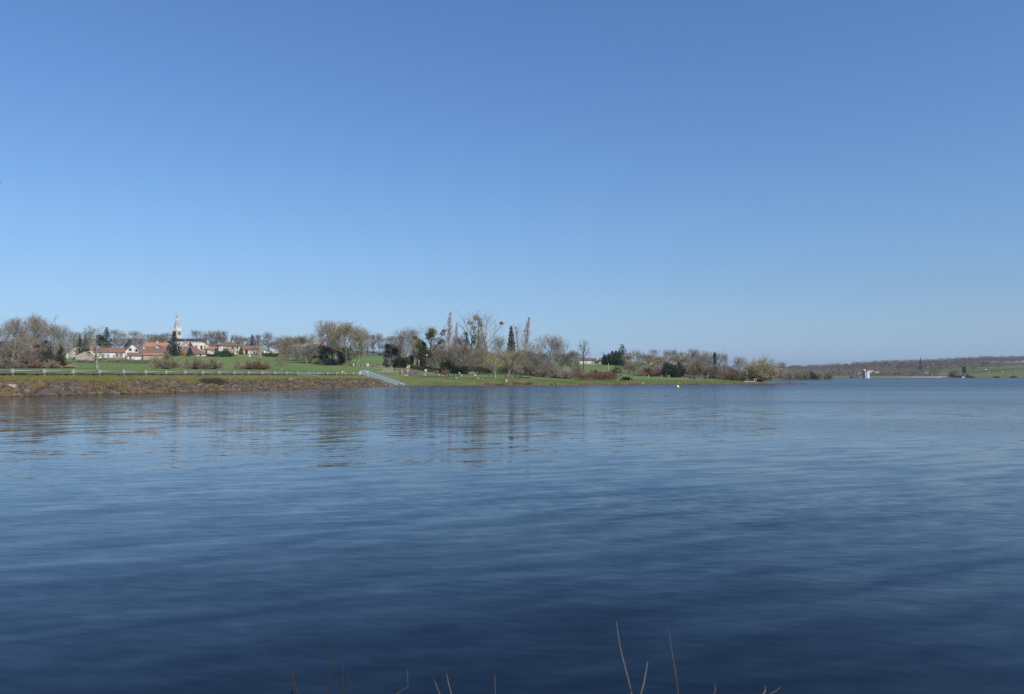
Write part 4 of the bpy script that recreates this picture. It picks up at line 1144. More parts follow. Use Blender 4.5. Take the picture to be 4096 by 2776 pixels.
# ------------------------------------------------------------------ trees and bushes
# the wood beside the embankment
T = plant
T('oak_b', -28, 262, 1288, 130, 'brown bare tree cut by the edge of the frame', twig='twig_brown')
T('oak_c', 44, 256, 1277, 118, 'bare oak with a pale trunk that leans over, in the wood by the embankment', rz=3.3)
T('tall_b', 68, 290, 1266, 62, 'slender purplish bare tree topping the leaning oak', twig='twig_purple')
T('tall_a', 128, 280, 1257, 84, 'tall bare tree with twin pale stems and a wide crown', rz=.3)
T('tall_a', 163, 284, 1258, 92, 'highest spreading bare tree of the wood, with reddish tips', rz=2.0, twig='twig_purple')
T('tall_b', 137, 292, 1330, 46, 'white stemmed bare tree squeezed against the twin stems', bark='bark_white')
T('oak_a', 207, 272, 1289, 96, 'round crowned bare oak with crooked trunk at the end of the wood', bark='bark_pale')
T('tall_c', 244, 290, 1296, 84, 'grey bare tree thinning out towards the village', twig='twig_grey')
T('tall_a', 73, 268, 1345, 40, 'thin pale young tree standing beside the leaning trunk', rz=1.2)
T('tall_a', 97, 270, 1322, 56, 'straight grey-barked tree with olive crown in the middle of the wood', twig='twig_olive', rz=.9)
T('dense_b', 12, 268, 1352, 110, 'dense brown thicket tree low in the wood', twig='twig_brown')
T('dense_a', 92, 276, 1372, 92, 'olive thicket tree between the pale stems')
T('dense_b', 150, 262, 1385, 76, 'low bushy brown tree under the tall twin stems')
T('ivied', 184, 274, 1362, 46, 'dark ivy covered stem in the wood', name='ivied_tree', leaf='leaf_dark')
T('ivied', 226, 268, 1376, 52, 'olive ivy covered tree at the wood edge', name='ivied_tree')
T('oak_b', 262, 300, 1352, 60, 'small brown bare tree at the end of the wood by the village', twig='twig_brown')
T('evergreen_b', 176, 266, 1428, 46, 'dark evergreen undergrowth bush in the wood', name='evergreen_bush', cat='bush')
T('evergreen_b', 100, 264, 1442, 46, 'low evergreen bush between pale trunks', name='evergreen_bush', cat='bush')
T('evergreen_b', 238, 258, 1428, 44, 'dark green holly bush at the wood edge', name='evergreen_bush', cat='bush')
T('shrub_a', 20, 252, 1432, 120, 'wide tangle of brown brushwood at the edge of the frame', name='bramble', cat='bush')
T('shrub_c', 142, 250, 1441, 66, 'reddish brown bush below the twin stems', name='bramble', cat='bush')
T('shrub_b', 206, 250, 1436, 60, 'olive brushwood bush in front of the ivied tree', name='bramble', cat='bush')
T('shrub_a', 88, 250, 1452, 84, 'low brown brushwood near the leaning trunk', name='bramble', cat='bush')
T('shrub_c', 256, 254, 1460, 70, 'flat reddish brush heap around the felled logs', name='bramble', cat='bush')
T('dense_b', 52, 258, 1384, 70, 'brown thicket tree behind the leaning pale trunk', twig='twig_olive', rz=1.1)
T('dense_a', 120, 256, 1392, 66, 'tan thicket tree around the foot of the twin stems', twig='twig_brown')
T('dense_b', 196, 256, 1398, 56, 'brown thicket tree hiding the foot of the crooked oak', twig='twig_dark', rz=2.3)
T('ivied', 150, 270, 1380, 26, 'narrow dark ivied stem between the twin stems and the crooked oak', name='ivied_tree', leaf='leaf_olive')
T('tall_a', 32, 256, 1362, 26, 'thin upright white trunk at the edge of the wood', bark='bark_white', rz=2.6)
T('tall_a', 116, 258, 1368, 24, 'thin cream trunk in the middle of the wood', bark='bark_white', rz=1.6)
T('tall_a', 214, 262, 1356, 28, 'leaning cream trunk near the holly bush', bark='bark_white', rz=.2)
# village trees
T('spruce', 319, 440, 1336, 33, 'dark narrow conifer beside the pale stone gable', name='conifer')
T('fir', 343, 452, 1340, 34, 'loose green conifer behind the dark narrow one', name='conifer', leaf='leaf_green')
T('knotty', 388, 254, 1303, 104, 'lone field tree with pale knotty trunk and long lower branches', rz=.5)
T('ivied', 401, 256, 1338, 34, 'olive ivy wrapped round the top of the lone field tree', name='ivy', cat='ivy', base=1382)
T('fir', 426, 480, 1310, 46, 'broad dark cedar rising behind the long white house', name='conifer', leaf='leaf_green')
T('tall_c', 296, 640, 1322, 62, 'pale bare tree high behind the stone gable', twig='twig_pale')
T('oak_a', 350, 650, 1318, 56, 'bare tree behind the two village conifers', twig='twig_grey')
T('tall_b', 462, 620, 1316, 54, 'bare tree with upright limbs behind the long white house', twig='twig_pale', bark='bark_pale')
T('oak_a', 492, 640, 1326, 46, 'round bare tree above the white gable', twig='twig_pale')
T('oak_c', 545, 640, 1319, 50, 'grey bare tree between the white gable and the orange roof')
T('oak_b', 583, 630, 1331, 54, 'brown bare tree at the end of the broad orange roof', twig='twig_olive')
T('oak_a', 612, 640, 1333, 52, 'rounded brown bare tree above the middle of the orange roof', twig='twig_brown')
T('tall_b', 645, 650, 1336, 40, 'pale bare tree above the orange roof chimney', twig='twig_pale')
T('oak_c', 672, 650, 1327, 46, 'bare tree close by the big church conifer', twig='twig_grey')
T('oak_b', 440, 560, 1352, 60, 'brown leafless tree above the red roof of the long white house', twig='twig_brown')
T('evergreen', 516, 505, 1357, 30, 'round green evergreen behind the white gable', name='evergreen_tree')
T('tall_b', 561, 462, 1354, 26, 'small white stemmed birch between gable and farmhouse', bark='bark_white', twig='twig_purple')
T('fir', 695, 450, 1330, 56, 'tall dark fir in front of the church tower', name='conifer', leaf='leaf_dark')
T('spruce_b', 760, 444, 1389, 26, 'small blue spruce in front of the great barn', name='conifer')
T('oak_a', 787, 620, 1317, 64, 'broad bare lime tree above the church roof', bark='bark_dark')
T('tall_b', 822, 640, 1331, 30, 'thin bare tree over the apse', bark='bark_dark')
T('tall_c', 846, 600, 1321, 34, 'first of three bare trees standing past the apse', bark='bark_grey')
T('tall_c', 869, 600, 1319, 38, 'middle one of three bare trees past the apse', twig='twig_brown', rz=2.2)
T('tall_b', 895, 600, 1321, 34, 'bare tree with dark trunk just over the hipped roof', bark='bark_dark')
T('spruce', 928, 530, 1342, 22, 'small dark spruce behind the hipped square house', name='conifer')
T('tall_c', 952, 600, 1337, 50, 'pale hazy bare tree past the hipped square house', twig='twig_pale')
T('evergreen', 902, 443, 1394, 58, 'big rounded laurel bush in front of the hipped house', name='evergreen_bush', cat='bush')
T('oak_b', 922, 449, 1379, 46, 'brown leafless fruit tree in front of the hipped house', twig='twig_brown', bark='bark_pale')
T('cypress', 965, 448, 1388, 17, 'yellow-green clipped conifer beside the barn door', name='conifer', leaf='leaf_yellow')
T('fir', 1009, 530, 1339, 36, 'dark ragged conifer above the red barn roof', name='conifer', leaf='leaf_blue')
T('tall_b', 1030, 540, 1336, 34, 'purplish bare tree close to the ragged conifer', twig='twig_purple')
T('oak_b', 1024, 449, 1386, 54, 'crooked bare fruit tree in front of the barn', bark='bark_dark', twig='twig_brown')
T('tall_c', 1074, 560, 1326, 46, 'tall ivied bare tree behind the caravan', twig='twig_grey')
T('oak_a', 1113, 560, 1344, 46, 'dark limbed bare tree past the caravan', bark='bark_dark')
T('tall_b', 1148, 570, 1349, 42, 'thin hazy bare tree above the terracotta shed', twig='twig_pale')
T('oak_b', 1124, 440, 1380, 42, 'round brown leafless tree on the lawn by the caravan', twig='twig_red')
T('shrub_b', 1082, 446, 1400, 40, 'olive bush at the front of the caravan', name='garden_bush', cat='bush')
_k = 0
for px, top, w in ((322, 1346, 60), (372, 1343, 64), (478, 1345, 62), (528, 1349, 58), (566, 1346, 64), (628, 1349, 66), (660, 1345, 56), (806, 1346, 52), (880, 1344, 60), (970, 1352, 62), (1050, 1352, 60), (1096, 1358, 56), (1136, 1362, 58)):
    T(('dense_b', 'oak_c', 'dense_a')[_k % 3], px, 690 + (_k % 4) * 9, top + _tr.uniform(-6, 6), w, 'hazy bare tree low in the skyline belt behind the village roofs', twig=('twig_grey', 'twig_brown', 'twig_pale', 'twig_olive')[_k % 4], rz=_k * 1.3, group='skyline belt of bare trees behind the village')
    _k += 1
# bushes on the field beyond the embankment
T('shrub_a', 664, 252, 1408, 104, 'brown hazel bush on the field in front of the farmhouse', name='field_bush', cat='bush', twig='twig_olive')
T('shrub_b', 782, 252, 1420, 92, 'olive domed bush on the field below the great barn', name='field_bush', cat='bush')
T('shrub_a', 850, 254, 1430, 84, 'brown bush joined to the olive domed bush', name='field_bush', cat='bush', twig='twig_olive')
T('shrub_b', 996, 252, 1437, 112, 'grey-brown low bush beside the red leafed oak', name='field_bush', cat='bush', twig='twig_olive')
T('shrub_leafy', 1044, 250, 1432, 60, 'young oak still holding rusty red leaves', name='leafy_oak')
T('young_b', 1126, 250, 1428, 74, 'thin olive sapling on the open field', twig='twig_olive')
T('young_a', 1381, 232, 1452, 36, 'small yellowish sapling behind the rail near the stairway', bark='bark_pale')
# great trees by the field corner
T('dense_b', 1204, 370, 1336, 140, 'broad brown crowned bare tree at the field corner', twig='twig_olive')
T('dense_b', 1160, 390, 1350, 84, 'brown hedgerow tree beginning the great group', twig='twig_brown')
T('dense_b', 1228, 338, 1371, 110, 'wide low bare tree with short trunk on the field edge', bark='bark_pale', twig='twig_pale')
T('dense_a', 1302, 345, 1281, 112, 'tall arching bare tree with grey crown in the great group', bark='bark_pale', twig='twig_pale', rz=2.2)
T('tall_c', 1345, 335, 1280, 104, 'tallest upright bare tree in the middle of the great group', twig='twig_pale', bark='bark_pale')
T('dense_a', 1388, 318, 1290, 150, 'massive olive-brown bare oak with lichened limbs')
T('oak_b', 1432, 312, 1308, 110, 'wide bare tree with a thick pale trunk at the field corner', bark='bark_pale', twig='twig_olive', rz=1.9)
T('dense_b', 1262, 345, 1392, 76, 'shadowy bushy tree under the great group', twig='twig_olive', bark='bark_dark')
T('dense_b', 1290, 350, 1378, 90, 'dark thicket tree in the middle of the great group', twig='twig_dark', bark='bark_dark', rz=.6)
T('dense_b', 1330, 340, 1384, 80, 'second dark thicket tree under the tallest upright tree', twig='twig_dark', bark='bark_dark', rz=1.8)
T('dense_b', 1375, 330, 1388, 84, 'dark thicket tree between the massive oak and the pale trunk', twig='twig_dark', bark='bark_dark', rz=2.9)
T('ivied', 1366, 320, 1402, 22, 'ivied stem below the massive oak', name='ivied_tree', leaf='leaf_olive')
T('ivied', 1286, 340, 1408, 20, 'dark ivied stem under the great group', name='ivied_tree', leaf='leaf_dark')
T('shrub_b', 1268, 330, 1432, 34, 'tan leafless bush at the foot of the great group', name='field_bush', cat='bush', twig='twig_yellow')
T('shrub_a', 1328, 318, 1430, 60, 'brown undergrowth bush below the tallest upright tree', name='field_bush', cat='bush', twig='twig_dark')
T('shrub_c', 1420, 306, 1462, 34, 'red-brown brush at the foot of the thick pale trunk', name='bramble', cat='bush')
# hedgerow on the skyline of the small hill
T('tall_c', 1447, 500, 1338, 44, 'pale bare tree starting the hilltop row')
T('oak_a', 1470, 500, 1331, 46, 'rounded bare tree in the hilltop row', bark='bark_dark')
T('tall_b', 1492, 505, 1334, 42, 'upright bare tree in the middle of the hilltop row', bark='bark_dark')
T('tall_c', 1519, 500, 1329, 34, 'thin topped bare tree with an old nest in the hilltop row', bark='bark_dark', twig='twig_grey')
T('oak_b', 1541, 505, 1345, 40, 'low bare tree ending the hilltop row')
T('tall_b', 1568, 480, 1342, 46, 'grey bare tree behind the dark ivied hedge tree')
T('tall_b', 1600, 420, 1338, 54, 'purplish bare tree behind the white birch', twig='twig_purple')
# birches, mistletoe tree, hedge by the road
T('birch', 1628, 318, 1306, 104, 'white stemmed birch with purple twigs by the road', rz=.2)
T('ivied', 1552, 308, 1374, 34, 'dark ivied hedge tree at the bend of the road', name='ivied_tree', leaf='leaf_dark')
T('ivied', 1580, 322, 1392, 40, 'dark ivy mass behind the clipped road hedge', name='ivied_tree', leaf='leaf_dark')
T('mistle', 1716, 300, 1302, 104, 'bare tree loaded with many mistletoe balls')
T('ivied', 1690, 310, 1366, 40, 'dark ivied tree between the birch and the mistletoe tree', name='ivied_tree', leaf='leaf_dark')
T('ivied', 1716, 298, 1398, 30, 'olive ivy round the trunk of the mistletoe tree', name='ivy', cat='ivy')
T('dense_b', 1670, 330, 1352, 66, 'purple-brown bare tree behind the birch', twig='twig_purple', bark='bark_dark')
T('young_b', 1559, 286, 1424, 36, 'slim sapling in front of the dark road hedge', twig='twig_grey')
T('ivied', 1645, 302, 1420, 18, 'short ivied stump by the road sign', name='ivied_tree', leaf='leaf_green')
T('tall_b', 1652, 304, 1396, 30, 'small pale forked tree by the road sign', bark='bark_pale')
T('evergreen_b', 1690, 296, 1420, 30, 'dark evergreen bush under the mistletoe tree', name='evergreen_bush', cat='bush')
T('shrub_c', 1724, 290, 1444, 30, 'rusty leafless bush at the foot of the mistletoe tree', name='bramble', cat='bush')
# poplars and the group by the cottage
T('poplar', 1792, 385, 1245, 44, 'tall slim poplar standing highest by the road', name='poplar')
T('poplar', 1820, 400, 1288, 32, 'shorter slim poplar close to the tall one', name='poplar')
T('tall_b', 1770, 400, 1352, 46, 'hazy bare tree at the foot of the poplars', twig='twig_pale')
T('dense_b', 1836, 380, 1338, 52, 'hazy purple bare tree between poplar and dark fir', twig='twig_purple')
T('fir', 1866, 345, 1331, 44, 'dark bluish fir beside the leaning mistletoe tree', name='conifer', leaf='leaf_blue')
T('spruce', 1914, 345, 1320, 30, 'dark narrow spruce between the two tallest bare trees', name='conifer')
T('sparse_a', 1893, 318, 1240, 100, 'tall open tree with leaning dark limbs and mistletoe balls', rz=.4)
T('sparse_b', 1953, 292, 1242, 118, 'tall open bare tree with thick tan trunk')
T('tall_b', 1925, 300, 1330, 40, 'thin tan stemmed bare tree by the cottage', bark='bark_tan', twig='twig_pale')
T('tall_c', 2000, 400, 1342, 66, 'hazy grey bare tree behind the tan trunk', twig='twig_pale')
T('spruce_b', 2045, 330, 1305, 46, 'tall pale green spruce behind the young yellow tree', name='conifer', leaf='leaf_blue')
T('sparse_b', 2077, 350, 1284, 46, 'thin bare tree with mistletoe clump beside the poplar', twig='twig_pale')
T('poplar', 2098, 355, 1266, 46, 'slim poplar beyond the pale green spruce', name='poplar')
T('lichen', 1782, 264, 1386, 116, 'tangled brown tree with pale lichened branches by the road')
T('lichen', 1846, 258, 1370, 126, 'widest tangled tree with pale lichened branches', rz=1.7)
T('lichen', 1908, 276, 1384, 108, 'tangled brown tree over the brick cottage', rz=2.9, twig='twig_olive')
T('evergreen_b', 1790, 258, 1448, 66, 'dark evergreen bush under the tangled trees', name='evergreen_bush', cat='bush')
T('evergreen_b', 1846, 256, 1462, 64, 'black-green bush behind the picnic tables', name='evergreen_bush', cat='bush')
T('shrub_c', 1778, 240, 1474, 30, 'small red stemmed shrub on the lawn', name='red_shrub', cat='bush')
T('young_a', 1983, 214, 1417, 66, 'young yellow twigged tree with a white trunk on the lawn')
T('young_b', 2036, 236, 1378, 74, 'taller young olive tree on the lawn', bark='bark_pale', twig='twig_yellow')
T('umbrella', 2074, 232, 1452, 44, 'small umbrella shaped weeping tree on the lawn')
T('dense_b', 2000, 290, 1412, 84, 'brown thicket tree behind the white trunk', twig='twig_brown')
T('dense_a', 2070, 290, 1402, 92, 'olive thicket tree behind the umbrella tree')
T('shrub_a', 2142, 254, 1421, 116, 'large rounded red-brown bush at the end of the lawn', name='lakeside_bush', cat='bush', twig='twig_brown', depth=.7)
T('shrub_c', 2178, 246, 1452, 84, 'dull brown bush joined to the large rounded bush', name='lakeside_bush', cat='bush', twig='twig_brown')
T('oak_a', 2196, 330, 1334, 122, 'wide domed bare tree behind the red-brown bushes', twig='twig_pale')
T('oak_c', 2238, 335, 1356, 84, 'second bare dome crossing the wide domed tree', twig='twig_grey', bark='bark_dark')
T('oak_b', 2140, 340, 1366, 66, 'low bare tree between the poplar and the wide dome', twig='twig_pale')
T('dense_a', 2290, 290, 1400, 74, 'rounded tan bare tree before the green hill', twig='twig_brown')
T('shrub_b', 2308, 262, 1456, 52, 'yellow-olive bush below the rounded tan tree', name='lakeside_bush', cat='bush', twig='twig_olive')
T('shrub_b', 2258, 238, 1468, 62, 'pale grey-green willow bush near the shore', name='lakeside_bush', cat='bush', twig='twig_pale')
T('shrub_a', 2222, 240, 1482, 66, 'brown bush filling the gap at the lawn end', name='lakeside_bush', cat='bush', twig='twig_brown')
T('lone', 2336, 288, 1354, 60, 'lone sharp bare tree with pale foot and a nest', bark='bark_grey')
T('dense_b', 2112, 302, 1394, 84, 'brown thicket tree under the slim far poplar', twig='twig_brown', rz=.8)
T('dense_b', 2168, 300, 1404, 92, 'grey-brown thicket tree filling the gap under the wide dome', twig='twig_grey', rz=1.9)
T('dense_a', 2246, 304, 1408, 84, 'tan thicket tree between the dome and the rounded tan tree', twig='twig_brown', rz=2.5)
T('dense_b', 1748, 300, 1386, 60, 'brown thicket tree between the mistletoe tree and the tangled trees', twig='twig_grey', rz=.2)
T('dense_b', 1948, 305, 1400, 80, 'brown thicket tree behind the thick tan trunk', twig='twig_grey', rz=2.8)
T('dense_b', 1590, 330, 1372, 60, 'dark purple-brown thicket tree behind the road hedge', twig='twig_dark', rz=1.2)
T('shrub_a', 2200, 252, 1440, 80, 'grey-brown bush merging with the red-brown ones', name='lakeside_bush', cat='bush', twig='twig_grey')
# conifer screen on the hill
for k, (px, top, w) in enumerate([(2419, 1417, 22), (2434, 1414, 22), (2449, 1404, 24), (2463, 1403, 22), (2477, 1402, 24), (2490, 1404, 20)]):
    T('cypress', px, 402 - k, top, w, 'green cypress of the tight screen on the hill', name='cypress', group='cypresses of the hill screen')
T('cedar', 2489, 430, 1378, 46, 'dark spreading cedar above the conifer screen', name='conifer')
T('oak_a', 2541, 310, 1396, 64, 'rounded bare tree between the cedar and the brown roof', twig='twig_pale')
T('dense_b', 2510, 318, 1412, 46, 'brown hazy tree at the end of the conifer screen', twig='twig_brown')
T('small_leafy', 2469, 229, 1462, 40, 'dull green-brown sapling with white stake-like trunk on the shore', twig='twig_dark', leaf='leaf_olive')
T('small_leafy', 2521, 231, 1456, 46, 'rusty leaved sapling on the shore', name='leafy_sapling')
T('evergreen_b', 2506, 240, 1506, 42, 'low black-green bush between the two shore saplings', name='evergreen_bush', cat='bush')
T('shrub_c', 2560, 286, 1488, 40, 'purple-red bramble on the far side of the strip of grass', name='bramble', cat='bush', twig='twig_purple')
T('shrub_leafy', 2606, 290, 1455, 62, 'large rusty leaved bush in front of the brown roofed house', name='leafy_bush', cat='bush')
T('oak_a', 2613, 520, 1394, 52, 'bare tree rising over the brown roof', twig='twig_pale', bark='bark_pale')
T('tall_c', 2670, 520, 1396, 38, 'first bare plane tree past the brown roof', bark='bark_pale', twig='twig_pale')
T('tall_c', 2696, 520, 1396, 34, 'middle bare plane tree past the brown roof', bark='bark_pale', twig='twig_purple', rz=1.4)
T('tall_b', 2724, 520, 1405, 36, 'last bare plane tree past the brown roof', bark='bark_pale', twig='twig_pale')
T('dense_b', 2654, 330, 1434, 84, 'wide grey-brown thicket tree before the plane trees', twig='twig_olive')
T('shrub_b', 2640, 300, 1450, 60, 'grey leafless bush beside the black-green thicket', name='lakeside_bush', cat='bush', twig='twig_pale')
T('evergreen_b', 2680, 287, 1452, 66, 'large black-green thicket on the strip of grass', name='evergreen_bush', cat='bush', leaf='leaf_dark')
T('shrub_a', 2716, 290, 1446, 60, 'dark leafless thicket beside the black-green one', name='lakeside_bush', cat='bush', twig='twig_dark')
T('dense_a', 2742, 292, 1422, 62, 'olive ivied bare tree behind the picket fence')
T('tall_c', 2778, 306, 1393, 66, 'reddish topped bare tree behind the picket fence', twig='twig_red')
T('dense_a', 2788, 286, 1436, 52, 'low spreading olive tree behind the picket fence', bark='bark_dark')
T('tall_c', 2826, 312, 1400, 52, 'pale grey bare tree past the picket fence', twig='twig_pale', bark='bark_pale')
T('ivied', 2860, 294, 1408, 16, 'ivied stem of the round limbed tree', name='ivy', cat='ivy')
T('oak_b', 2862, 296, 1404, 60, 'round bare tree with dark curved limbs past the picket fence', bark='bark_dark', twig='twig_grey')
T('oak_a', 2892, 300, 1410, 44, 'dark limbed bare tree ending the row over the meadow', bark='bark_dark')
T('dense_b', 2856, 280, 1456, 58, 'low brown tree over the meadow edge', bark='bark_dark')
T('lone', 2831, 262, 1490, 16, 'tiny tree with a white forked trunk on the grass', bark='bark_white', twig='twig_brown')
T('dense_b', 2906, 340, 1456, 40, 'faint bare tree behind the red-brown shore bush', twig='twig_pale')
T('tall_c', 2962, 300, 1424, 62, 'bare grey tree rising beside the yellow willow', twig='twig_pale')
T('shrub_a', 2926, 264, 1466, 76, 'red-brown thorny bush on the shore', name='lakeside_bush', cat='bush', twig='twig_red')
T('shrub_b', 2968, 262, 1474, 56, 'olive-brown bush leaning against the yellow willow', name='lakeside_bush', cat='bush')
T('willow', 3037, 252, 1430, 118, 'big rounded willow yellow with catkins on the spit', name='willow_tree', depth=.85)
T('evergreen_b', 2990, 262, 1468, 26, 'grey-green ivied lump beside the yellow willow', name='evergreen_bush', cat='bush', leaf='leaf_olive')
T('oak_a', 3122, 462, 1443, 48, 'pale round bare tree past the yellow willow', twig='twig_pale')
for px, d, top, w, lab, tw in ((3112, 452, 1488, 46, 'brown bush at the root of the wooded point', 'twig_brown'), (3150, 455, 1477, 46, 'grey-brown bush on the wooded point', 'twig_pale'), (3178, 458, 1486, 44, 'low brown bush in the middle of the wooded point', 'twig_brown'),
                                (3212, 460, 1484, 48, 'olive-brown bush on the wooded point', 'twig_olive'), (3246, 462, 1485, 46, 'dark brown bush near the tip of the wooded point', 'twig_dark'), (3270, 464, 1482, 40, 'tan hazy bush near the tip of the wooded point', 'twig_pale'),
                                (3303, 470, 1488, 56, 'round tan bush on the very tip of the wooded point', 'twig_brown')):
    T('shrub_b' if tw != 'twig_dark' else 'shrub_a', px, d, top, w, lab, name='point_bush', cat='bush', twig=tw)
T('dense_b', 2592, 360, 1412, 86, 'hazy brown tree in front of the brown roofed house', twig='twig_grey', rz=.4)
T('dense_b', 2634, 350, 1424, 70, 'low hazy tree at the end of the brown roofed house', twig='twig_olive', rz=2.1)
T('oak_b', 2700, 340, 1414, 72, 'brown tree before the three plane trees', twig='twig_brown', rz=1.1)
T('dense_b', 2812, 320, 1424, 74, 'brown thicket tree under the pale grey tree', twig='twig_grey', rz=2.6)
T('shrub_a', 2580, 300, 1466, 60, 'grey-brown bush beside the large rusty leaved bush', name='lakeside_bush', cat='bush', twig='twig_grey')
T('shrub_a', 2640, 310, 1458, 70, 'brown bush between the rusty bush and the black-green thicket', name='lakeside_bush', cat='bush', twig='twig_brown')
T('shrub_a', 2752, 300, 1468, 56, 'brown undergrowth bush behind the first picket fence', name='lakeside_bush', cat='bush', twig='twig_brown')
T('shrub_a', 2796, 300, 1466, 60, 'dark undergrowth bush between the two picket fences', name='lakeside_bush', cat='bush', twig='twig_dark')
T('shrub_a', 2836, 300, 1470, 54, 'grey undergrowth bush behind the second picket fence', name='lakeside_bush', cat='bush', twig='twig_grey')
T('shrub_a', 2872, 300, 1476, 48, 'brown undergrowth bush below the dark limbed tree', name='lakeside_bush', cat='bush', twig='twig_brown')
T('shrub_a', 2376, 262, 1476, 70, 'brown bush behind the red-brown brambles', name='lakeside_bush', cat='bush', twig='twig_brown')
T('shrub_a', 2312, 300, 1462, 54, 'tan-brown bush beside the lone sharp tree', name='lakeside_bush', cat='bush', twig='twig_brown')
# single trees across the lake
T('spruce', 3682, 1150, 1431, 13, 'dark conifer standing out of the far bare wood', name='conifer')
T('oak_a', 3892, 985, 1458, 44, 'bare tree at the bottom of the far meadow', twig='twig_grey')
T('oak_b', 3990, 1060, 1447, 42, 'rounded bare tree alone on the far green slope', twig='twig_grey')
T('dense_b', 3945, 1080, 1442, 40, 'broad bare tree at the edge of the far meadow', twig='twig_grey')
T('ivied', 3856, 940, 1466, 14, 'ivied tree beside the far meadow', name='ivied_tree', leaf='leaf_dark')
T('dense_b', 3820, 820, 1478, 34, 'tan bare tree on the far shore beside the boathouse', twig='twig_brown')
T('shrub_a', 3806, 790, 1490, 30, 'dark bush touching the yellow boathouse', name='shore_bush', cat='bush', twig='twig_dark')
T('shrub_a', 3832, 775, 1500, 30, 'dark low bush at the far water edge', name='shore_bush', cat='bush', twig='twig_dark')
T('shrub_b', 3862, 780, 1490, 36, 'tan bush by the white boat on the far shore', name='shore_bush', cat='bush', twig='twig_brown')
T('shrub_a', 3884, 772, 1503, 26, 'low dark bush past the white boat', name='shore_bush', cat='bush', twig='twig_dark')
T('shrub_a', 3986, 772, 1504, 24, 'first dark tuft of the far meadow shore', name='shore_bush', cat='bush', twig='twig_dark')
T('shrub_a', 4054, 772, 1503, 26, 'last dark tuft of the far meadow shore', name='shore_bush', cat='bush', twig='twig_dark')

# hedges: long lumpy bodies of twigs or leaves that follow the ground
def hedge(name, label, pts, h, th, tw=None, leaf=None, n=9000, ls=.22, seed=1, tl=.55):
    r = np.random.default_rng(seed)
    P = np.array([[X(px, d), d] for px, d in pts]); seg = np.linalg.norm(np.diff(P, axis=0), axis=1); cum = np.concatenate([[0], np.cumsum(seg)])
    def at(s):
        return np.stack([np.interp(s, cum, P[:, 0]), np.interp(s, cum, P[:, 1])], 1)
    s = r.uniform(0, cum[-1], n); c = at(s)
    lump = 1 + .16 * np.sin(s * 1.1 + 1) + .12 * np.sin(s * .43 + seed) + .08 * np.sin(s * 3.1)
    a = r.uniform(0, math.pi, n); q = r.uniform(.15, 1, n) ** .45
    off = np.cos(a) * q * th / 2 * lump; zz = np.maximum(.05, np.sin(a) ** .7 * q * h * lump)
    t = np.array([P[-1][0] - P[0][0], P[-1][1] - P[0][1]]); t /= np.linalg.norm(t); nr = np.array([-t[1], t[0]])
    xy = c + off[:, None] * nr
    g = np.array([Gw(x, y) for x, y in xy])
    Q = np.stack([xy[:, 0], xy[:, 1], g + zz], 1)
    o0 = G(*pts[0])
    Q -= np.array(o0)
    r0 = thing(name, label, 'hedge', o0)
    b = TB(seed)
    if tw:
        D = np.stack([nr[0] * np.cos(a) + r.normal(0, .5, n), nr[1] * np.cos(a) + r.normal(0, .5, n), np.sin(a) + r.normal(0.25, .4, n)], 1)
        b.blades(Q, D, r.uniform(.4, 1.2, n) * tl, .04)
        link('crown', b.twig_mesh('crown'), r0, tw)
    if leaf:
        b.leaves(Q[: n if not tw else n // 3] * 1.0, ls)
        link('foliage', b.leaf_mesh('foliage'), r0, leaf)
    # woody stems inside
    w_ = MB()
    for k in range(max(4, int(cum[-1] / 1.2))):
        sx = r.uniform(0, cum[-1], 1); p = at(sx)[0]; z = Gw(p[0], p[1])
        w_.tube([(p[0] - o0.x, p[1] - o0.y, z - o0.z - .1), (p[0] - o0.x + r.normal(0, .2), p[1] - o0.y + r.normal(0, .2), z - o0.z + h * .7)], [.05, .02], 3)
    w_.build('stem', 'bark_dark', r0)
    return r0
hedge('road_hedge', 'tall clipped dark hedge along the bend of the road', [(1546, 300), (1580, 302), (1636, 296)], 3.9, 3.2, None, 'leaf_dark', 7000, .34, 61)
hedge('brown_hedge', 'brown leafy top behind the clipped dark road hedge', [(1566, 308), (1632, 304)], 4.6, 2.0, 'twig_brown', None, 5000, .3, 62)
hedge('low_hedge', 'low dark brown hedge between road and mistletoe tree', [(1640, 284), (1700, 270), (1765, 262)], 1.4, 1.8, 'twig_dark', 'leaf_dark', 6000, .22, 63)
hedge('dark_hedge', 'dark brown hedge behind the picnic lawn', [(1868, 262), (1930, 258), (1990, 256), (2050, 258)], 2.7, 2.4, 'twig_dark', 'leaf_dark', 11000, .22, 64)
hedge('thicket_hedge', 'dark thicket below the olive tree at the lawn end', [(2040, 258), (2110, 256)], 2.8, 3.0, 'twig_dark', 'leaf_dark', 7000, .25, 65)
hedge('bramble_hedge', 'long red-brown bramble hedge along the shore', [(2288, 238), (2340, 237), (2400, 238), (2464, 240)], 2.3, 5, 'twig_red', None, 14000, .2, 66)
hedge('green_hedge', 'dark green hedge behind the red-brown brambles', [(2375, 246), (2470, 246)], 2.5, 2.4, 'twig_dark', 'leaf_dark', 8000, .2, 67)
hedge('village_hedge', 'brown hedge along the field below the white long house', [(375, 405), (450, 402), (520, 400), (590, 398), (628, 398)], 2.2, 2.4, 'twig_brown', 'leaf_olive', 13000, .26, 68)
hedge('barn_hedge', 'green hedge foot below the grey stone barn', [(305, 398), (378, 396)], 1.5, 2, 'twig_brown', 'leaf_green', 5000, .26, 69)
hedge('garden_hedge', 'clipped olive garden hedge between the two garden walls', [(1046, 440), (1080, 438), (1114, 434)], 2.0, 1.6, None, 'leaf_olive', 5000, .28, 70)
hedge('field_hedge', 'dark hedge on the small hill under the bare row', [(1408, 478), (1450, 486), (1500, 488), (1545, 488)], 2.6, 2.5, 'twig_dark', 'leaf_dark', 9000, .32, 71)
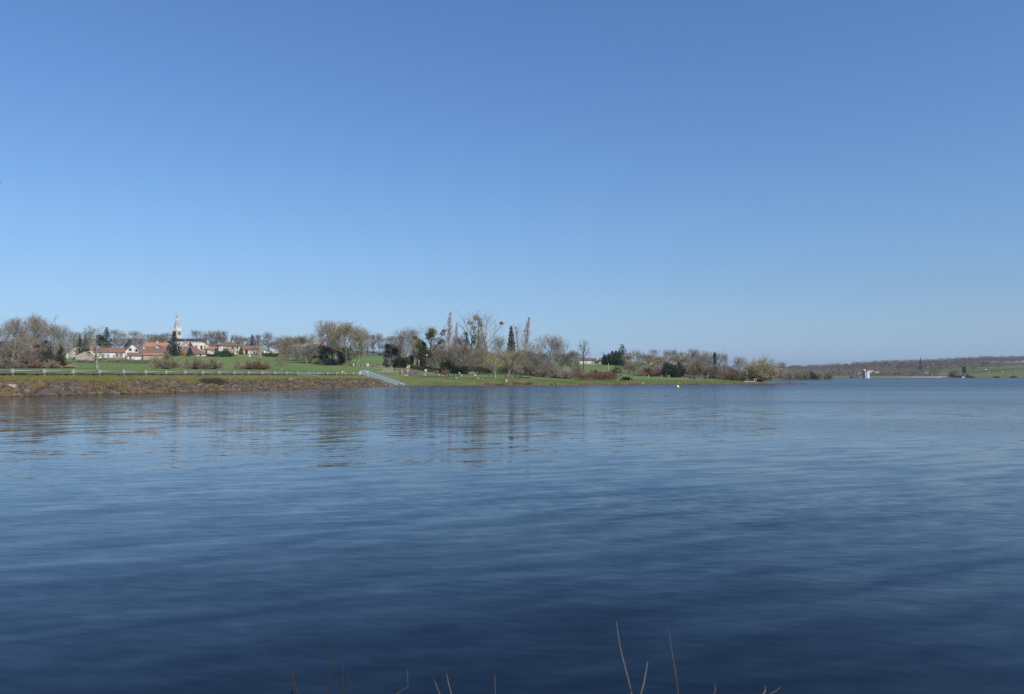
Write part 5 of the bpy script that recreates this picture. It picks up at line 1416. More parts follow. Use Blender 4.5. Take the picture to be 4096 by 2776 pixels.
hedge('shed_hedge', 'low dark hedge beside the whitewashed shed', [(828, 440), (870, 440)], 1.6, 1.6, 'twig_dark', 'leaf_dark', 3500, .25, 72)
hedge('field_scrub', 'brown fence line scrub at the foot of the green hill', [(1428, 308), (1480, 306), (1540, 300)], 1.0, 2.0, 'twig_brown', None, 6000, .25, 73, .4)
hedge('meadow_hedge', 'red-brown scrub along the small meadow', [(2862, 272), (2910, 270), (2960, 268)], 1.2, 2.5, 'twig_red', None, 6000, .2, 74, .5)
hedge('picket_scrub', 'brown scrub between the picket fences', [(2735, 270), (2780, 268), (2830, 268)], 1.3, 2.0, 'twig_brown', None, 5000, .2, 75, .5)
hedge('slope_hedge', 'dark hedge line crossing the far green slope', [(3870, 905), (3950, 930), (4030, 960), (4096, 975), (4200, 990)], 3.0, 5, 'twig_dark', None, 6000, .3, 76, 1.6)
hedge('embankment_bramble', 'low green bramble patch among the embankment stones', [(838, 126), (884, 131)], .7, 3.0, 'twig_dark', 'leaf_green', 3500, .14, 77, .3)

# the far wood reads as one mass
def far_wood():
    r = np.random.default_rng(90); near, far = [], []
    def crown(px, d, h, w, k):
        tv = near if 815 < d < 1090 and px > 3000 else far
        z0 = gz(px, d); c = np.array([X(px, d), d, z0])
        a = r.normal(0, 1, (k, 3)); a /= np.linalg.norm(a, axis=1, keepdims=True); a[:, 2] = np.abs(a[:, 2]) * 1.0 - .12
        q = r.uniform(.45, 1, k) ** .5
        P = c + np.array([0, 0, h * .43]) + a * q[:, None] * np.array([w / 2, w / 2, h * .54])
        D = a * .8 + r.normal(0, .5, (k, 3)) + np.array([0, 0, .4]); D /= np.linalg.norm(D, axis=1, keepdims=True)
        S = np.cross(D, r.normal(0, 1, (k, 3))); S /= np.linalg.norm(S, axis=1, keepdims=True)
        L = r.uniform(.5, 1.5, k)[:, None]; W = r.uniform(.07, .22, k)[:, None]
        tv.append(np.stack([P - S * W, P + S * W, P + D * L], 1).reshape(-1, 3))
        # trunk
        x = np.array([.22, 0, 0]); tv.append(np.stack([c - x, c + x, c + np.array([0, 0, h * .75])]).reshape(-1, 3))
    n = 0
    for px in np.arange(3080, 5200, 9.0):
        for d0 in (820, 880, 930, 985, 1040, 1110, 1180, 1250, 1320, 1390, 1440):
            p = px + r.uniform(-9, 9) ; d = d0 * r.uniform(.97, 1.03)
            if p > 3740 and d < 1130 + (60 if p > 3900 else -90): continue
            if p > 4110 and r.random() < .5: continue
            if d < 815: continue
            if d < 1050 and r.random() < .30: continue
            if 3440 < p < 3530 and d < 1000: continue
            if 3740 > p > 3590 and 900 < d < 1060 and r.random() < .65: continue
            h = r.uniform(8, 15) if d > 1100 else r.uniform(5, 10)
            crown(p, d, h, h * r.uniform(.9, 1.35), int(300 if p < 4110 else 60)); n += 1
    # the brow behind the village and the plain beyond
    for px in np.arange(-900, 2300, 17.0):
        for d0 in (900, 960):
            p = px + r.uniform(-8, 8); d = d0 * r.uniform(.97, 1.03)
            h = r.uniform(5, 8.5) if p < 1150 else r.uniform(4, 6)
            crown(p, d, h, h * 1.3, 70)
    v = np.concatenate(near)
    o = link('valley_woods', new_mesh('valley_woods', v, np.arange(len(v)).reshape(-1, 3)), None, 'valley_wood')
    o['kind'] = 'stuff'; o['label'] = 'lighter bare woodland in the valley below the far dark ridge'
    v = np.concatenate(far)
    o = link('far_woods', new_mesh('far_woods', v, np.arange(len(v)).reshape(-1, 3)), None, 'far_wood')
    o['kind'] = 'stuff'; o['label'] = 'bare brown winter wood covering the far hills'
far_wood()

# ------------------------------------------------------------------ stones of the embankment
def stone_mesh(seed, flat=.7):
    """an angular block: the convex hull of a few scattered points"""
    import bmesh
    r = np.random.default_rng(seed)
    p = r.uniform(-1, 1, (15, 3)); p /= (np.abs(p) ** 3).sum(1, keepdims=True) ** (1 / 3) ; p *= r.uniform(.75, 1.05, (15, 1))
    p *= np.array([r.uniform(.95, 1.3), r.uniform(.75, 1.0), flat]) * .5
    bm = bmesh.new()
    for q in p: bm.verts.new(q)
    bmesh.ops.convex_hull(bm, input=bm.verts)
    bmesh.ops.triangulate(bm, faces=bm.faces)
    for v in [v for v in bm.verts if not v.link_faces]: bm.verts.remove(v)
    bm.verts.index_update()
    v = np.array([tuple(v.co) for v in bm.verts]); f = np.array([[x.index for x in fc.verts] for fc in bm.faces]); bm.free()
    return v, f
_sm = [stone_mesh(100 + i, .55 + .07 * (i % 4)) for i in range(8)]
_smesh = []
for i, (v, f) in enumerate(_sm):
    me = new_mesh('embankment_stone', v, f); me.materials.append(M['riprap']); _smesh.append(me)
def vn(x, y, s):
    return math.sin(x * s + 1.3) * math.cos(y * s * .7 + .4) + .6 * math.sin(x * s * 2.3 + y * s * 1.1) + .4 * math.sin(y * s * 3.1 - x * s * .6)
def slope_stones():
    r = np.random.default_rng(5); cand = []
    while len(cand) < 16000:
        px = r.uniform(-140, 1600); dw = d_shore(px); dc = d_crest(px) if px < 1440 else 204
        if r.random() > (dw / 190) * 1.25 and px > 300: continue
        s = r.uniform(-.02, .80)
        d = dw + s * (dc - dw)
        if px > 1420:
            if px - 1436 > (1 - (d - dw) / (dc - dw)) * 140: continue
        x, y = X(px, d), d
        turf = vn(x, y, .33)
        if s > .42 and r.random() < (s - .40) * 3.0 + max(0, turf) * .35: continue
        if s > .10 and turf > .55 and r.random() < .8: continue
        size = float(np.clip(r.lognormal(-1.25, .5), .14, 1.2)) * (1.1 if s < .6 else .85)
        cand.append((px, d, x, y, size))
    # the ones that show largest become single things
    order = sorted(range(len(cand)), key=lambda i: -cand[i][4] / cand[i][1])
    single = set([i for i in order if cand[i][0] > 0][:280])
    vv, ff = [], []; off = 0
    for i, (px, d, x, y, s) in enumerate(cand):
        z = gz(px, d) + s * .10; rz = r.uniform(0, 6.28); k = int(r.integers(0, 8))
        if i in single:
            o = link('embankment_stone', _smesh[k], None, None, (x, y, z))
            o.scale = (s, s, s); o.rotation_euler = (r.normal(-.25, .2), r.normal(0, .2), rz)
            tag(o, 'weathered grey-brown stone lying in the rough stone facing of the embankment', 'stone', 'stones of the embankment facing')
        else:
            v, f = _sm[k]; c, n_ = math.cos(rz), math.sin(rz)
            w = v * s; w = np.stack([w[:, 0] * c - w[:, 1] * n_, w[:, 0] * n_ + w[:, 1] * c, w[:, 2]], 1) + np.array([x, y, z])
            vv.append(w); ff.append(f + off); off += len(v)
    o = link('stone_facing', new_mesh('stone_facing', np.concatenate(vv), np.concatenate(ff)), None, 'riprap_facing')
    o['kind'] = 'stuff'; o['label'] = 'rough grey-brown stones facing the embankment slope'
slope_stones()
def block():
    o = MB().box((0, 0, 0), (.95, .45, .36)).build('concrete_block', 'concrete')
    o.location = G(46, 93.2, .30); o.rotation_euler = (.1, .05, .25)
    tag(o, 'pale squared concrete block lying among the embankment stones', 'block')
block()

# ------------------------------------------------------------------ guard rail on the crest
def crest_pt(n): return Vector((X(px_post(n), d_post(n)), d_post(n), CREST_Z))
_posts = list(range(-5, 22))
extra = [(1421, 204.0), (1435, 206.0)]
rail0 = crest_pt(-5)
gr = thing('guard_rail', 'long metal guard rail on square concrete posts along the embankment crest', 'guard rail', rail0)
ppts = [crest_pt(n) for n in _posts] + [Vector((X(p, d), d, CREST_Z + .02)) for p, d in extra]
pm = new_mesh('post', [], [])
b = MB().box((0, 0, .22), (.24, .24, 1.1)); b.poly([(-.12, -.12, .77), (.12, -.12, .77), (.12, .12, .77), (-.12, .12, .77)], (0, 0, .02))
pmesh = new_mesh('post', b.v, b.f); pmesh.materials.append(M['concrete'])
for p in ppts:
    o = link('post', pmesh, gr, None, tuple(p - rail0)); o.rotation_euler = (_tr.uniform(-.02, .02), _tr.uniform(-.02, .02), -.22)
for p, q in zip(ppts[:-1], ppts[1:]):
    a = p - rail0; e = q - rail0; t = (e - a).normalized(); nr = Vector((-t.y, t.x, 0))
    if nr.y < 0: nr = -nr
    off = nr * .19 + Vector((0, 0, .52))
    MB().tube([a + off, e + off], .085, 10).build('rail', 'rail_metal', gr, True)
# further length past the stairway
g2 = thing('short_guard_rail', 'short guard rail with timber-grey posts past the stairway by the road', 'guard rail', Vector((X(1528, 214), 214, gz(1528, 214))))
o0 = g2.location.copy(); prev = None
for px, d in ((1506, 212), (1527, 214), (1546, 216), (1564, 218), (1580, 220)):
    p = Vector((X(px, d), d, max(gz(px, d), Zp(1500, d)))) - o0
    MB().box((0, 0, .2), (.26, .26, 1.2)).build('post', 'timber_grey', g2, loc=tuple(p))
    if prev is not None:
        MB().tube([prev + Vector((0, -.2, .52)), p + Vector((0, -.2, .52))], .16, 8).build('rail', 'timber_grey', g2)
    prev = p
# old pipe lying behind the rail
pp0 = Vector(crest_pt(-4)) + Vector((.5, 1.6, 0))
pipe = thing('rusty_pipe', 'long rusty and dark pipe lying on black saddles behind the guard rail', 'pipe', pp0)
pts = []
for n in np.arange(-4, 21.6, 1.0):
    p = crest_pt(n) + Vector((.5, 1.9, .16)); pts.append(p - pp0)
for k in range(len(pts) - 1):
    MB().tube([pts[k], pts[k + 1]], .095, 8).build('pipe_length', 'rust', pipe, smooth=True)
sb = MB().box((0, 0, .1), (.3, .4, .2)).lathe([(.10, .16), (.15, .2), (.15, .26), (.08, .3)], 8)
sme = new_mesh('saddle', sb.v, sb.f); sme.materials.append(M['black_rubber'])
for k in range(len(pts) - 1):
    q = pts[k].lerp(pts[k + 1], .35); link('saddle', sme, pipe, None, (q.x, q.y, q.z - .22))
# white balustrades on the far side of the crest
def balustrade(name, label, a, b_, h=.95):
    r0 = thing(name, label, 'railing', a)
    L = (b_ - a).length; t = (b_ - a) / L
    m = MB()
    n = int(L / .28)
    for k in range(n + 1):
        q = t * (L * k / n); m.tube([q + Vector((0, 0, .05)), q + Vector((0, 0, h))], .022, 4)
    m.build('baluster_panel', 'shutter_grey', r0)
    MB().tube([Vector((0, 0, h)), t * L + Vector((0, 0, h))], .05, 6).build('top_rail', 'shutter_grey', r0)
    MB().tube([Vector((0, 0, .1)), t * L + Vector((0, 0, .1))], .05, 6).build('bottom_rail', 'shutter_grey', r0)
    return r0
def cw(px, d, z): return Vector((X(px, d), d, z))
balustrade('balustrade', 'white balustrade seen through the guard rail near the farmhouse hedge', cw(462, 124, CREST_Z - .05), cw(545, 130, CREST_Z - .12), .62)
balustrade('balustrade', 'long white balustrade seen through the guard rail towards the stairway', cw(1192, 168, CREST_Z - .1), cw(1310, 186, CREST_Z - .15), .58)
# small white sign behind the rail
def plate_sign(name, label, px, d, base, top, w_px, h_px, m='white_paint', shape='rect', cat='sign', symbol=None, pole='galvanised'):
    z0 = gz(px, d) if base is None else Zp(base, d)
    r0 = thing(name, label, cat, (X(px, d), d, z0))
    s = d / F; w, h = w_px * s, h_px * s; zt = Zp(top, d) - z0
    MB().tube([(0, .05, -.3), (0, .05, zt - h * .2)], .045, 6).build('pole', pole, r0)
    if shape == 'rect': p = [(-w / 2, -.03, zt - h), (w / 2, -.03, zt - h), (w / 2, -.03, zt), (-w / 2, -.03, zt)]
    elif shape == 'tri': p = [(-w / 2, -.03, zt - h), (w / 2, -.03, zt - h), (0, -.03, zt)]
    else:
        p = [(-w / 2, -.03, zt), (-w / 2, -.03, zt - h * .55), (-w * .3, -.03, zt - h * .9), (0, -.03, zt - h), (w * .3, -.03, zt - h * .9), (w / 2, -.03, zt - h * .55), (w / 2, -.03, zt)]
    f = MB().poly(p, (0, .05, 0)).build('panel', m, r0)
    if symbol: symbol(f, w, h, zt)
    return r0
plate_sign('sign', 'small white sign behind the guard rail near the stairway', 1370, 196, 1500, 1485, 6.5, 4.5)
plate_sign('sign', 'white triangular sign back at the field corner', 1415, 300, 1468, 1454, 8, 8, shape='tri')
plate_sign('sign', 'white shield shaped sign with grey symbol beside the field fence', 1471, 292, 1474, 1454, 9, 11, shape='shield',
           symbol=lambda f, w, h, zt: MB().tube([(-w * .12, -.05, zt - h * .2), (w * .12, -.05, zt - h * .35), (-w * .08, -.05, zt - h * .55), (w * .08, -.05, zt - h * .7)], w * .05, 5).build('symbol', 'timber_grey', f))
plate_sign('sign', 'square white sign with dark symbol on a pole by the road edge', 1703, 218, 1500, 1477, 8, 8,
           symbol=lambda f, w, h, zt: MB().poly([(-w * .05, -.05, zt - h * .7), (w * .3, -.05, zt - h * .7), (w * .22, -.05, zt - h * .35), (0, -.05, zt - h * .45)], (0, .02, 0)).build('symbol', 'blue_paint', f))
plate_sign('sign', 'small round topped white sign behind the red triangles', 1638, 268, 1478, 1461, 5, 6, shape='shield')
plate_sign('sign', 'tiny white plate low by the mistletoe trunk', 1713, 292, 1476, 1458, 5, 8)
def warning_sign():
    d = 213.; px = 1631; z0 = gz(px, d); s = d / F
    r0 = thing('warning_sign', 'pair of red bordered triangular road signs stacked on one pole', 'road sign', (X(px, d), d, z0), -.1)
    MB().tube([(0, .06, -.3), (0, .06, Zp(1461, d) - z0)], .05, 8).build('pole', 'galvanised', r0)
    for top, bot, face, sym in ((1459, 1473.5, 'white_paint', 'mark'), (1473.8, 1486, 'cream_sign', 'bars')):
        zt, zb = Zp(top, d) - z0, Zp(bot, d) - z0; w = 15 * s; h = zt - zb
        def tri(k, y): 
            cz = zb + h / 3
            return [(-w / 2 * k, y, cz - h / 3 * k), (w / 2 * k, y, cz - h / 3 * k), (0, y, cz + h * 2 / 3 * k)]
        p = MB().poly(tri(1, -.02), (0, .05, 0)).build('sign_border', 'red_paint', r0)
        f = MB().poly(tri(.74, -.045), (0, .02, 0)).build('sign_face', face, p)
        if sym == 'mark':
            MB().poly([(-.05, -.06, zb + h * .30), (.05, -.06, zb + h * .30), (.09, -.06, zb + h * .60), (-.09, -.06, zb + h * .60)], (0, .01, 0)).build('symbol', 'black_paint', p)
        else:
            m = MB()
            for k in (-1, 0, 1): m.poly([(k * .11 - .02, -.06, zb + h * .18), (k * .11 + .02, -.06, zb + h * .18), (k * .07 + .015, -.06, zb + h * .42), (k * .07 - .015, -.06, zb + h * .42)], (0, .01, 0))
            m.build('symbol', 'orange_paint', p)
warning_sign()

# ------------------------------------------------------------------ stairway down the embankment
def stairway():
    A = Vector((X(1462, 203), 203, CREST_Z + .05)); B = Vector((X(1602, 179), 179, -.35))
    r0 = thing('stairway', 'concrete stairway with two galvanised railings going down to the water', 'stairway', A)
    e = B - A; L = math.hypot(e.x, e.y); t = Vector((e.x / L, e.y / L, 0)); nr = Vector((-t.y, t.x, 0)); H = e.z
    if nr.x < 0: nr = -nr
    wd = .85
    b = MB(); n = 34
    for k in range(n):
        p = t * (L * (k + .5) / n); z = H * (k + .0) / n
        c = p; b.box((c.x, c.y, z - .55), (L / n + .02, wd * 2, 1.1), math.atan2(t.y, t.x))
    b.build('step', 'concrete_path', r0)
    for s in (-1, 1):
        o = nr * s * (wd + .16)
        m = MB().poly([tuple(o + Vector((0, 0, .26))), tuple(o + t * L + Vector((0, 0, H + .26))), tuple(o + t * L + Vector((0, 0, H - 1.2))), tuple(o + Vector((0, 0, -1.2)))], tuple(nr * .25 * s))
        m.build('side_kerb', 'concrete_path', r0)
        o = nr * s * (wd + .05)
        hr = thing_part('handrail', r0)
        m = MB(); nb = 190
        for k in range(nb + 1):
            q = o + t * (L * k / nb) + Vector((0, 0, H * k / nb))
            big = (k % 24 == 0)
            m.tube([q + Vector((0, 0, .1)), q + Vector((0, 0, 1.15))], .06 if big else .030, 4)
        m.build('baluster_panel', 'galvanised', hr)
        for zz, rr in ((1.15, .045), (.62, .03), (.12, .04)):
            MB().tube([o + Vector((0, 0, zz)), o + t * L + Vector((0, 0, H + zz))], rr, 5).build('rail', 'galvanised', hr)
    # landing with its railed gate
    lg = thing_part('landing_gate', r0)
    c0 = -t * 2.6
    for a_, b_ in ((c0 - nr * .95, c0 + nr * .95), (c0 - nr * .95, -nr * .95), (c0 + nr * .95, nr * .95)):
        m = MB(); ll = (b_ - a_).length
        for k in range(int(ll / .14) + 1):
            q = a_.lerp(b_, k / int(ll / .14)); m.tube([q, q + Vector((0, 0, 1.25))], .025, 4)
        m.tube([a_ + Vector((0, 0, 1.25)), b_ + Vector((0, 0, 1.25))], .04, 5).tube([a_ + Vector((0, 0, .12)), b_ + Vector((0, 0, .12))], .035, 5)
        m.build('gate_panel', 'galvanised', lg)
    m = MB().box((c0.x / 2, c0.y / 2, -.3), (2.7, 2.0, .62), math.atan2(t.y, t.x)); m.build('landing', 'concrete', r0)
def thing_part(name, parent):
    o = bpy.data.objects.new(name, None); COL.objects.link(o); o.parent = parent; return o
stairway()

# ------------------------------------------------------------------ road and the posts beside it
def road():
    C = [(1430, 318, 4.6), (1490, 305, 4.6), (1545, 294, 4.8), (1590, 280, 5.0), (1624, 262, 5.2), (1648, 244, 5.4), (1664, 229, 5.6), (1686, 217, 5.6), (1730, 213, 5), (1790, 226, 4.4), (1850, 240, 4)]
    P = np.array([[X(px, d), d, w] for px, d, w in C])
    tt = np.linspace(0, len(C) - 1, 90)
    q = np.stack([np.interp(tt, range(len(C)), P[:, k]) for k in range(3)], 1)
    for _ in range(12): q[1:-1] = (q[:-2] + 2 * q[1:-1] + q[2:]) / 4
    v = []; K = 7
    for i in range(len(q)):
        t = q[min(i + 1, len(q) - 1), :2] - q[max(i - 1, 0), :2]; t /= np.linalg.norm(t); n = np.array([-t[1], t[0]])
        for k in range(K):
            p = q[i, :2] + n * (k / (K - 1) - .5) * q[i, 2]
            v.append((p[0], p[1], Gw(p[0], p[1]) + .09))
    f = [(i * K + k, i * K + k + 1, (i + 1) * K + k + 1, (i + 1) * K + k) for i in range(len(q) - 1) for k in range(K - 1)]
    structure(link('road', new_mesh('road', v, f, True), None, 'asphalt'))
road()
pb = MB().box((0, 0, .5), (.14, .14, 1.3)); pb.poly([(-.07, -.07, 1.15), (.07, -.07, 1.15), (.07, .07, 1.15), (-.07, .07, 1.15)], (0, 0, .04))
fpm = new_mesh('fence_post', pb.v, pb.f); fpm.materials.append(M['timber_pale'])
def posts(lst, group, label, h=None, s=1.0):
    for it in lst:
        px, d = it[0], it[1]
        o = link('fence_post', fpm, None, None, G(px, d)); o.scale = (s, s, it[2] if len(it) > 2 else 1.0)
        o.rotation_euler = (_tr.uniform(-.05, .05), _tr.uniform(-.06, .06), _tr.uniform(0, 1.5))
        tag(o, label, 'post', group)
posts([(1428, 296), (1438, 294), (1448, 293), (1453, 288, 1.1), (1464, 288), (1476, 287, 1.1), (1485, 287, 1.1), (1496, 284), (1504, 282), (1512, 277, 1.15), (1519, 280), (1524, 281), (1529, 281), (1536, 282)], 'fence posts at the foot of the hill', 'pale wooden fence post in the row at the foot of the hill', s=.9)
posts([(1537, 256, 1.1), (1542, 254), (1548, 253), (1553, 250, 1.2), (1559, 247, 1.3), (1565, 240, 1.7), (1569, 240, 1.6), (1562, 236, 1.2), (1533, 226), (1544, 226, 1.2), (1554, 226, 1.2)], 'roadside posts by the stairway', 'pale roadside post in the cluster between stairway and road', s=.7)
posts([(2331, 300), (2352, 300), (2373, 302), (2393, 303, 1.1), (2414, 303), (2425, 298)], 'field posts on the green hill', 'pale wooden post on the green hill below the farm', s=1.2)
posts([(2594, 262), (2646, 268), (2677, 262, 1.1)], 'posts on the strip of grass', 'thin pale post on the strip of grass near the shore', s=1.1)
pk = MB().box((0, 0, .5), (.11, .06, 1.1)).poly([(-.055, -.03, 1.05), (.055, -.03, 1.05), (0, -.03, 1.18)], (0, .1, 0))
pkm = new_mesh('picket', pk.v, pk.f); pkm.materials.append(M['timber_grey'])
def picket_fence(label, x0, x1, d, n):
    o0 = G((x0 + x1) / 2, d); r0 = thing('picket_fence', label, 'fence', o0)
    for k in range(n):
        px = x0 + (x1 - x0) * (k + _tr.uniform(-.2, .2)) / (n - 1); p = G(px, d) - o0
        q = link('picket', pkm, r0, None, tuple(p)); q.scale = (1, 1, _tr.uniform(.75, 1.1))
    a, c = G(x0, d) - o0, G(x1, d) - o0
    MB().tube([a + Vector((0, .08, .8)), c + Vector((0, .08, .8))], .04, 4).build('fence_wire', 'timber_grey', r0)
picket_fence('short worn white picket fence beside the black-green thicket', 2726, 2754, 256, 9)
picket_fence('pale picket fence below the round limbed tree', 2786, 2812, 262, 9)

# poles and lamp
def utility_pole(px, d, base, top, label, r=.14, arm=True, m='timber_grey'):
    z0 = Zp(base, d); h = Zp(top, d) - z0
    r0 = thing('utility_pole', label, 'pole', (X(px, d), d, z0))
    MB().tube([(0, 0, -.5), (0, 0, h)], [r, r * .7], 8).build('pole', m, r0)
    if arm: MB().box((0, 0, h - .35), (2.2, .12, .14)).build('crossarm', m, r0)
    return r0
utility_pole(2434, 300, 1486, 1452, 'pale wooden pole on the green hill below the cypress screen', .14, False, 'timber_pale')
utility_pole(2412, 440, 1450, 1409, 'dark utility pole with crossarm at the end of the cypress screen', .13, True, 'timber_dark')
utility_pole(1043, 420, 1442, 1386, 'pale concrete pole with crossarm in front of the stone barn gable', .2, True, 'concrete')
utility_pole(281, 420, 1448, 1410, 'thin pale pole by the gate below the stone house', .12, False, 'concrete')
utility_pole(681, 254, 1476, 1428, 'thin pale stake rising in the brown hazel bush', .05, False, 'timber_pale')
utility_pole(1591, 212, 1502, 1479, 'thin metal post with bracket beside the pollarded tree', .05, False, 'galvanised')
def street_lamp():
    d = 288.; px = 1707; z0 = gz(px, d); h = Zp(1420, d) - z0
    r0 = thing('street_lamp', 'white street lamp in front of the mistletoe tree', 'street lamp', (X(px, d), d, z0))
    MB().tube([(0, 0, 0), (0, 0, h)], [.05, .035], 6).build('pole', 'timber_grey', r0)
    MB().lathe([(.08, h - .4), (.24, h - .28), (.26, h - .12), (.12, h + .08), (.04, h + .2)], 8).build('lamp_head', 'white_paint', r0)
street_lamp()
for px, d, lab in ((1658, 292, 'broken pale trunk standing in the road hedge'), (1675, 290, 'thicker pale dead trunk beside the broken one')):
    z0 = gz(px, d); h = Zp(1438, d) - z0
    o = MB().tube([(0, 0, -.2), (.05, 0, h * .6), (.1, 0, h)], [.24, .2, .17], 7).build('dead_trunk', 'log', None, True, (X(px, d), d, z0)); tag(o, lab, 'trunk')
# power line past the lone tree
def cable():
    a = Vector((X(2358, 445), 445, Zp(1414, 445))); c = Vector((X(2411, 440), 440, Zp(1410.5, 440)))
    pts = [a.lerp(c, t) - Vector((0, 0, 1.1 * 4 * t * (1 - t))) for t in np.linspace(0, 1, 9)]
    o = MB().tube([p - a for p in pts], .025, 4).build('power_cable', 'black_rubber', None, False, tuple(a)); tag(o, 'thin sagging power cable running from the dark utility pole', 'cable')
cable()

# felled logs by the wood
lg = [(276, 256, 3.4, .35, .35, 'topmost pale felled log leaning on the brush heap'), (282, 255, 3.0, -.12, .1, 'long pale felled log flat across the brush heap'), (292, 254, 4.0, -.25, .02, 'grey felled log lying out on the grass'), (258, 255, 3.6, .2, .04, 'brown felled log half buried in the brush')]
for k, (px, d, L, rz, tilt, lab) in enumerate(lg):
    p = G(px, d, .35 + (.55 if k == 0 else .3 if k == 1 else 0)); t = Vector((math.cos(rz) * math.cos(tilt), math.sin(rz), math.sin(tilt)))
    o = MB().tube([-t * L / 2, Vector((0, 0, .06)), t * L / 2], [.26, .24, .19], 8).build('felled_log', 'log', None, False, tuple(p)); tag(o, lab, 'log')

# ------------------------------------------------------------------ the lawn: boulders, pollards, tables
def boulder(px, d, w, h, m, lab, seed):
    v, f = stone_mesh(seed, 1.0); s = d / F
    sub = MB()
    o = link('boulder', new_mesh('boulder', v * np.array([w * s, w * s * .8, h * s]) * 1.05, f), None, m, G(px, d, h * s * .28)); tag(o, lab, 'boulder')
    o.rotation_euler = (0, 0, seed)
boulder(1622, 209, 18, 9, 'boulder', 'low tan boulder at the foot of the road signs', 201)
boulder(1697, 214, 15, 12, 'boulder_grey', 'pointed grey-brown boulder at the road edge', 202)
boulder(1769, 211, 16, 13, 'boulder_grey', 'upright pale grey boulder on the lawn', 203)
boulder(1756, 222, 10, 8, 'boulder', 'small white-topped boulder beside the red shrub', 208)
boulder(1822, 205, 16, 9, 'boulder', 'rounded tan boulder below the dark picnic benches', 204)
boulder(1911, 210, 18, 8, 'boulder', 'flat tan boulder on the grass bank', 205)
boulder(1927, 206, 14, 8, 'boulder_grey', 'blue-grey boulder touching the flat tan one', 206)
boulder(1961, 248, 8, 7, 'boulder_grey', 'little grey boulder against the dark hedge', 207)
boulder(2112, 226, 14, 6, 'boulder', 'low tan boulder at the end of the timber pile', 209)
T('pollard', 1600, 212, 1483, 20, 'pollarded stump tree beside the thin metal post', name='pollard_tree', base=1503)
T('pollard', 1663, 211, 1478, 21, 'pollarded small tree with a clear trunk in front of the road', name='pollard_tree', base=1503)
T('pollard', 1744, 215, 1478, 23, 'wide pollarded tree on the lawn by the road end', name='pollard_tree', base=1501)
T('pollard', 2022, 203, 1491, 22, 'wide pollarded tree beside the grey picnic bench', name='pollard_tree', rz=.4)
T('pollard', 2038, 205, 1492, 15, 'smaller pollard touching the wide one by the bench', name='pollard_tree', rz=1.4)
for px, d, lab in ((1605, 212, 'thick tan gate post beside the pollarded stump'), (1609, 212.5, 'second tan gate post, slightly taller')):
    o = MB().lathe([(.2, -.2), (.19, 1.2), (.17, 1.5), (.08, 1.56)], 8).build('gate_post', 'log', None, False, tuple(G(px, d))); tag(o, lab, 'post')
def picnic_table(px, d, rz, lab, top='timber_dark', leg='timber_dark', s=1.0):
    r0 = thing('picnic_table', lab, 'picnic table', G(px, d), rz, 'picnic tables on the lawn'); r0.scale = (s, s, s)
    b = MB()
    for k in range(4): b.box((0, -.30 + k * .2, .75), (2.0, .17, .05))
    b.build('tabletop', top, r0)
    for y in (-.72, .72): MB().box((0, y, .45), (2.0, .28, .05)).build('bench', top, r0)
    for x in (-.7, .7):
        MB().box((x, 0, .40), (.09, 1.6, .09)).tube([(x, -.62, 0), (x, -.2, .72)], .05, 4).tube([(x, .62, 0), (x, .2, .72)], .05, 4).build('leg', leg, r0)
picnic_table(1806, 218, .1, 'dark picnic table beside the rounded tan boulder', s=1.25)
picnic_table(1836, 217, -.4, 'picnic table with green seat next to the dark one', top='timber_dark', leg='galvanised', s=1.2)
picnic_table(1890, 240, .05, 'pale topped picnic table in front of the dark hedge', top='white_paint', s=1.3)
picnic_table(2050, 224, 0, 'grey picnic table beside the pollarded tree', top='timber_grey', s=1.2)
picnic_table(2073, 222, .5, 'tilted grey picnic table under the umbrella tree', top='timber_grey', s=1.1)
t = thing('timber_pile', 'long low pile of dark timber at the lawn end', 'timber pile', G(2097, 224), .03)
for k, (y, z, L) in enumerate(((-.3, .14, 3.6), (0, .14, 3.4), (.3, .14, 3.7), (-.15, .40, 3.2), (.15, .40, 3.5))): MB().tube([(-L / 2, y, z), (L / 2, y, z)], .14, 7).build('beam', 'timber_grey' if k > 2 else 'timber_dark', t)
t = thing('litter_bin', 'white topped litter bin in front of the black-green bush', 'bin', G(1838, 236)); t.scale = (.8, .8, .75)
MB().lathe([(.26, 0), (.30, .9), (.31, 1.0)], 10).build('body', 'timber_grey', t); MB().lathe([(.34, 1.0), (.34, 1.12), (.2, 1.3)], 10).build('lid', 'white_paint', t)
t = thing('notice_board', 'small blue notice board with white foot by the pale picnic table', 'board', G(1901, 238))
MB().poly([(-.22, 0, .35), (.22, 0, .35), (.16, 0, .95), (-.06, 0, 1.1)], (0, .08, 0)).build('panel', 'blue_paint', t); MB().box((0, .05, .17), (.45, .3, .36)).build('base', 'white_paint', t)
t = thing('marker_stone', 'white marker stone at the foot of the wide pollard by the bench', 'stone', G(2026, 201))
MB().lathe([(.2, -.1), (.19, .25), (.12, .42), (.05, .48)], 7).build('body', 'white_paint', t)

# ------------------------------------------------------------------ reeds and rough grass on the water's edge
_reed = [reed_tuft(300 + i) for i in range(5)]
_reedm = [b.twig_mesh('reed_clump') for b in _reed]
for m_ in _reedm: m_.materials.append(M['reed'])
M['reed_red'] = mat('reed_red', (0.27, 0.15, 0.085), (0.17, 0.095, 0.055), 0.9)
M['reed_olive'] = mat('reed_olive', (0.19, 0.17, 0.07), (0.13, 0.12, 0.045), 0.9)
def clump(px, off, w, h, m, lab):
    d = d_shore(px) + off
    o = link('reed_clump', _reedm[_tr.randrange(5)], None, m, (X(px, d), d, max(-.05, gz(px, d)))); s = d / F
    o.scale = (w * s / 2.4, w * s / 2.4 * .8, h * s / 1.15); o.rotation_euler = (0, 0, _tr.uniform(0, 6.28))
    tag(o, lab, 'reed clump')
clump(1946, 1.5, 22, 18, 'reed_red', 'first russet reed clump under the flat tan boulder')
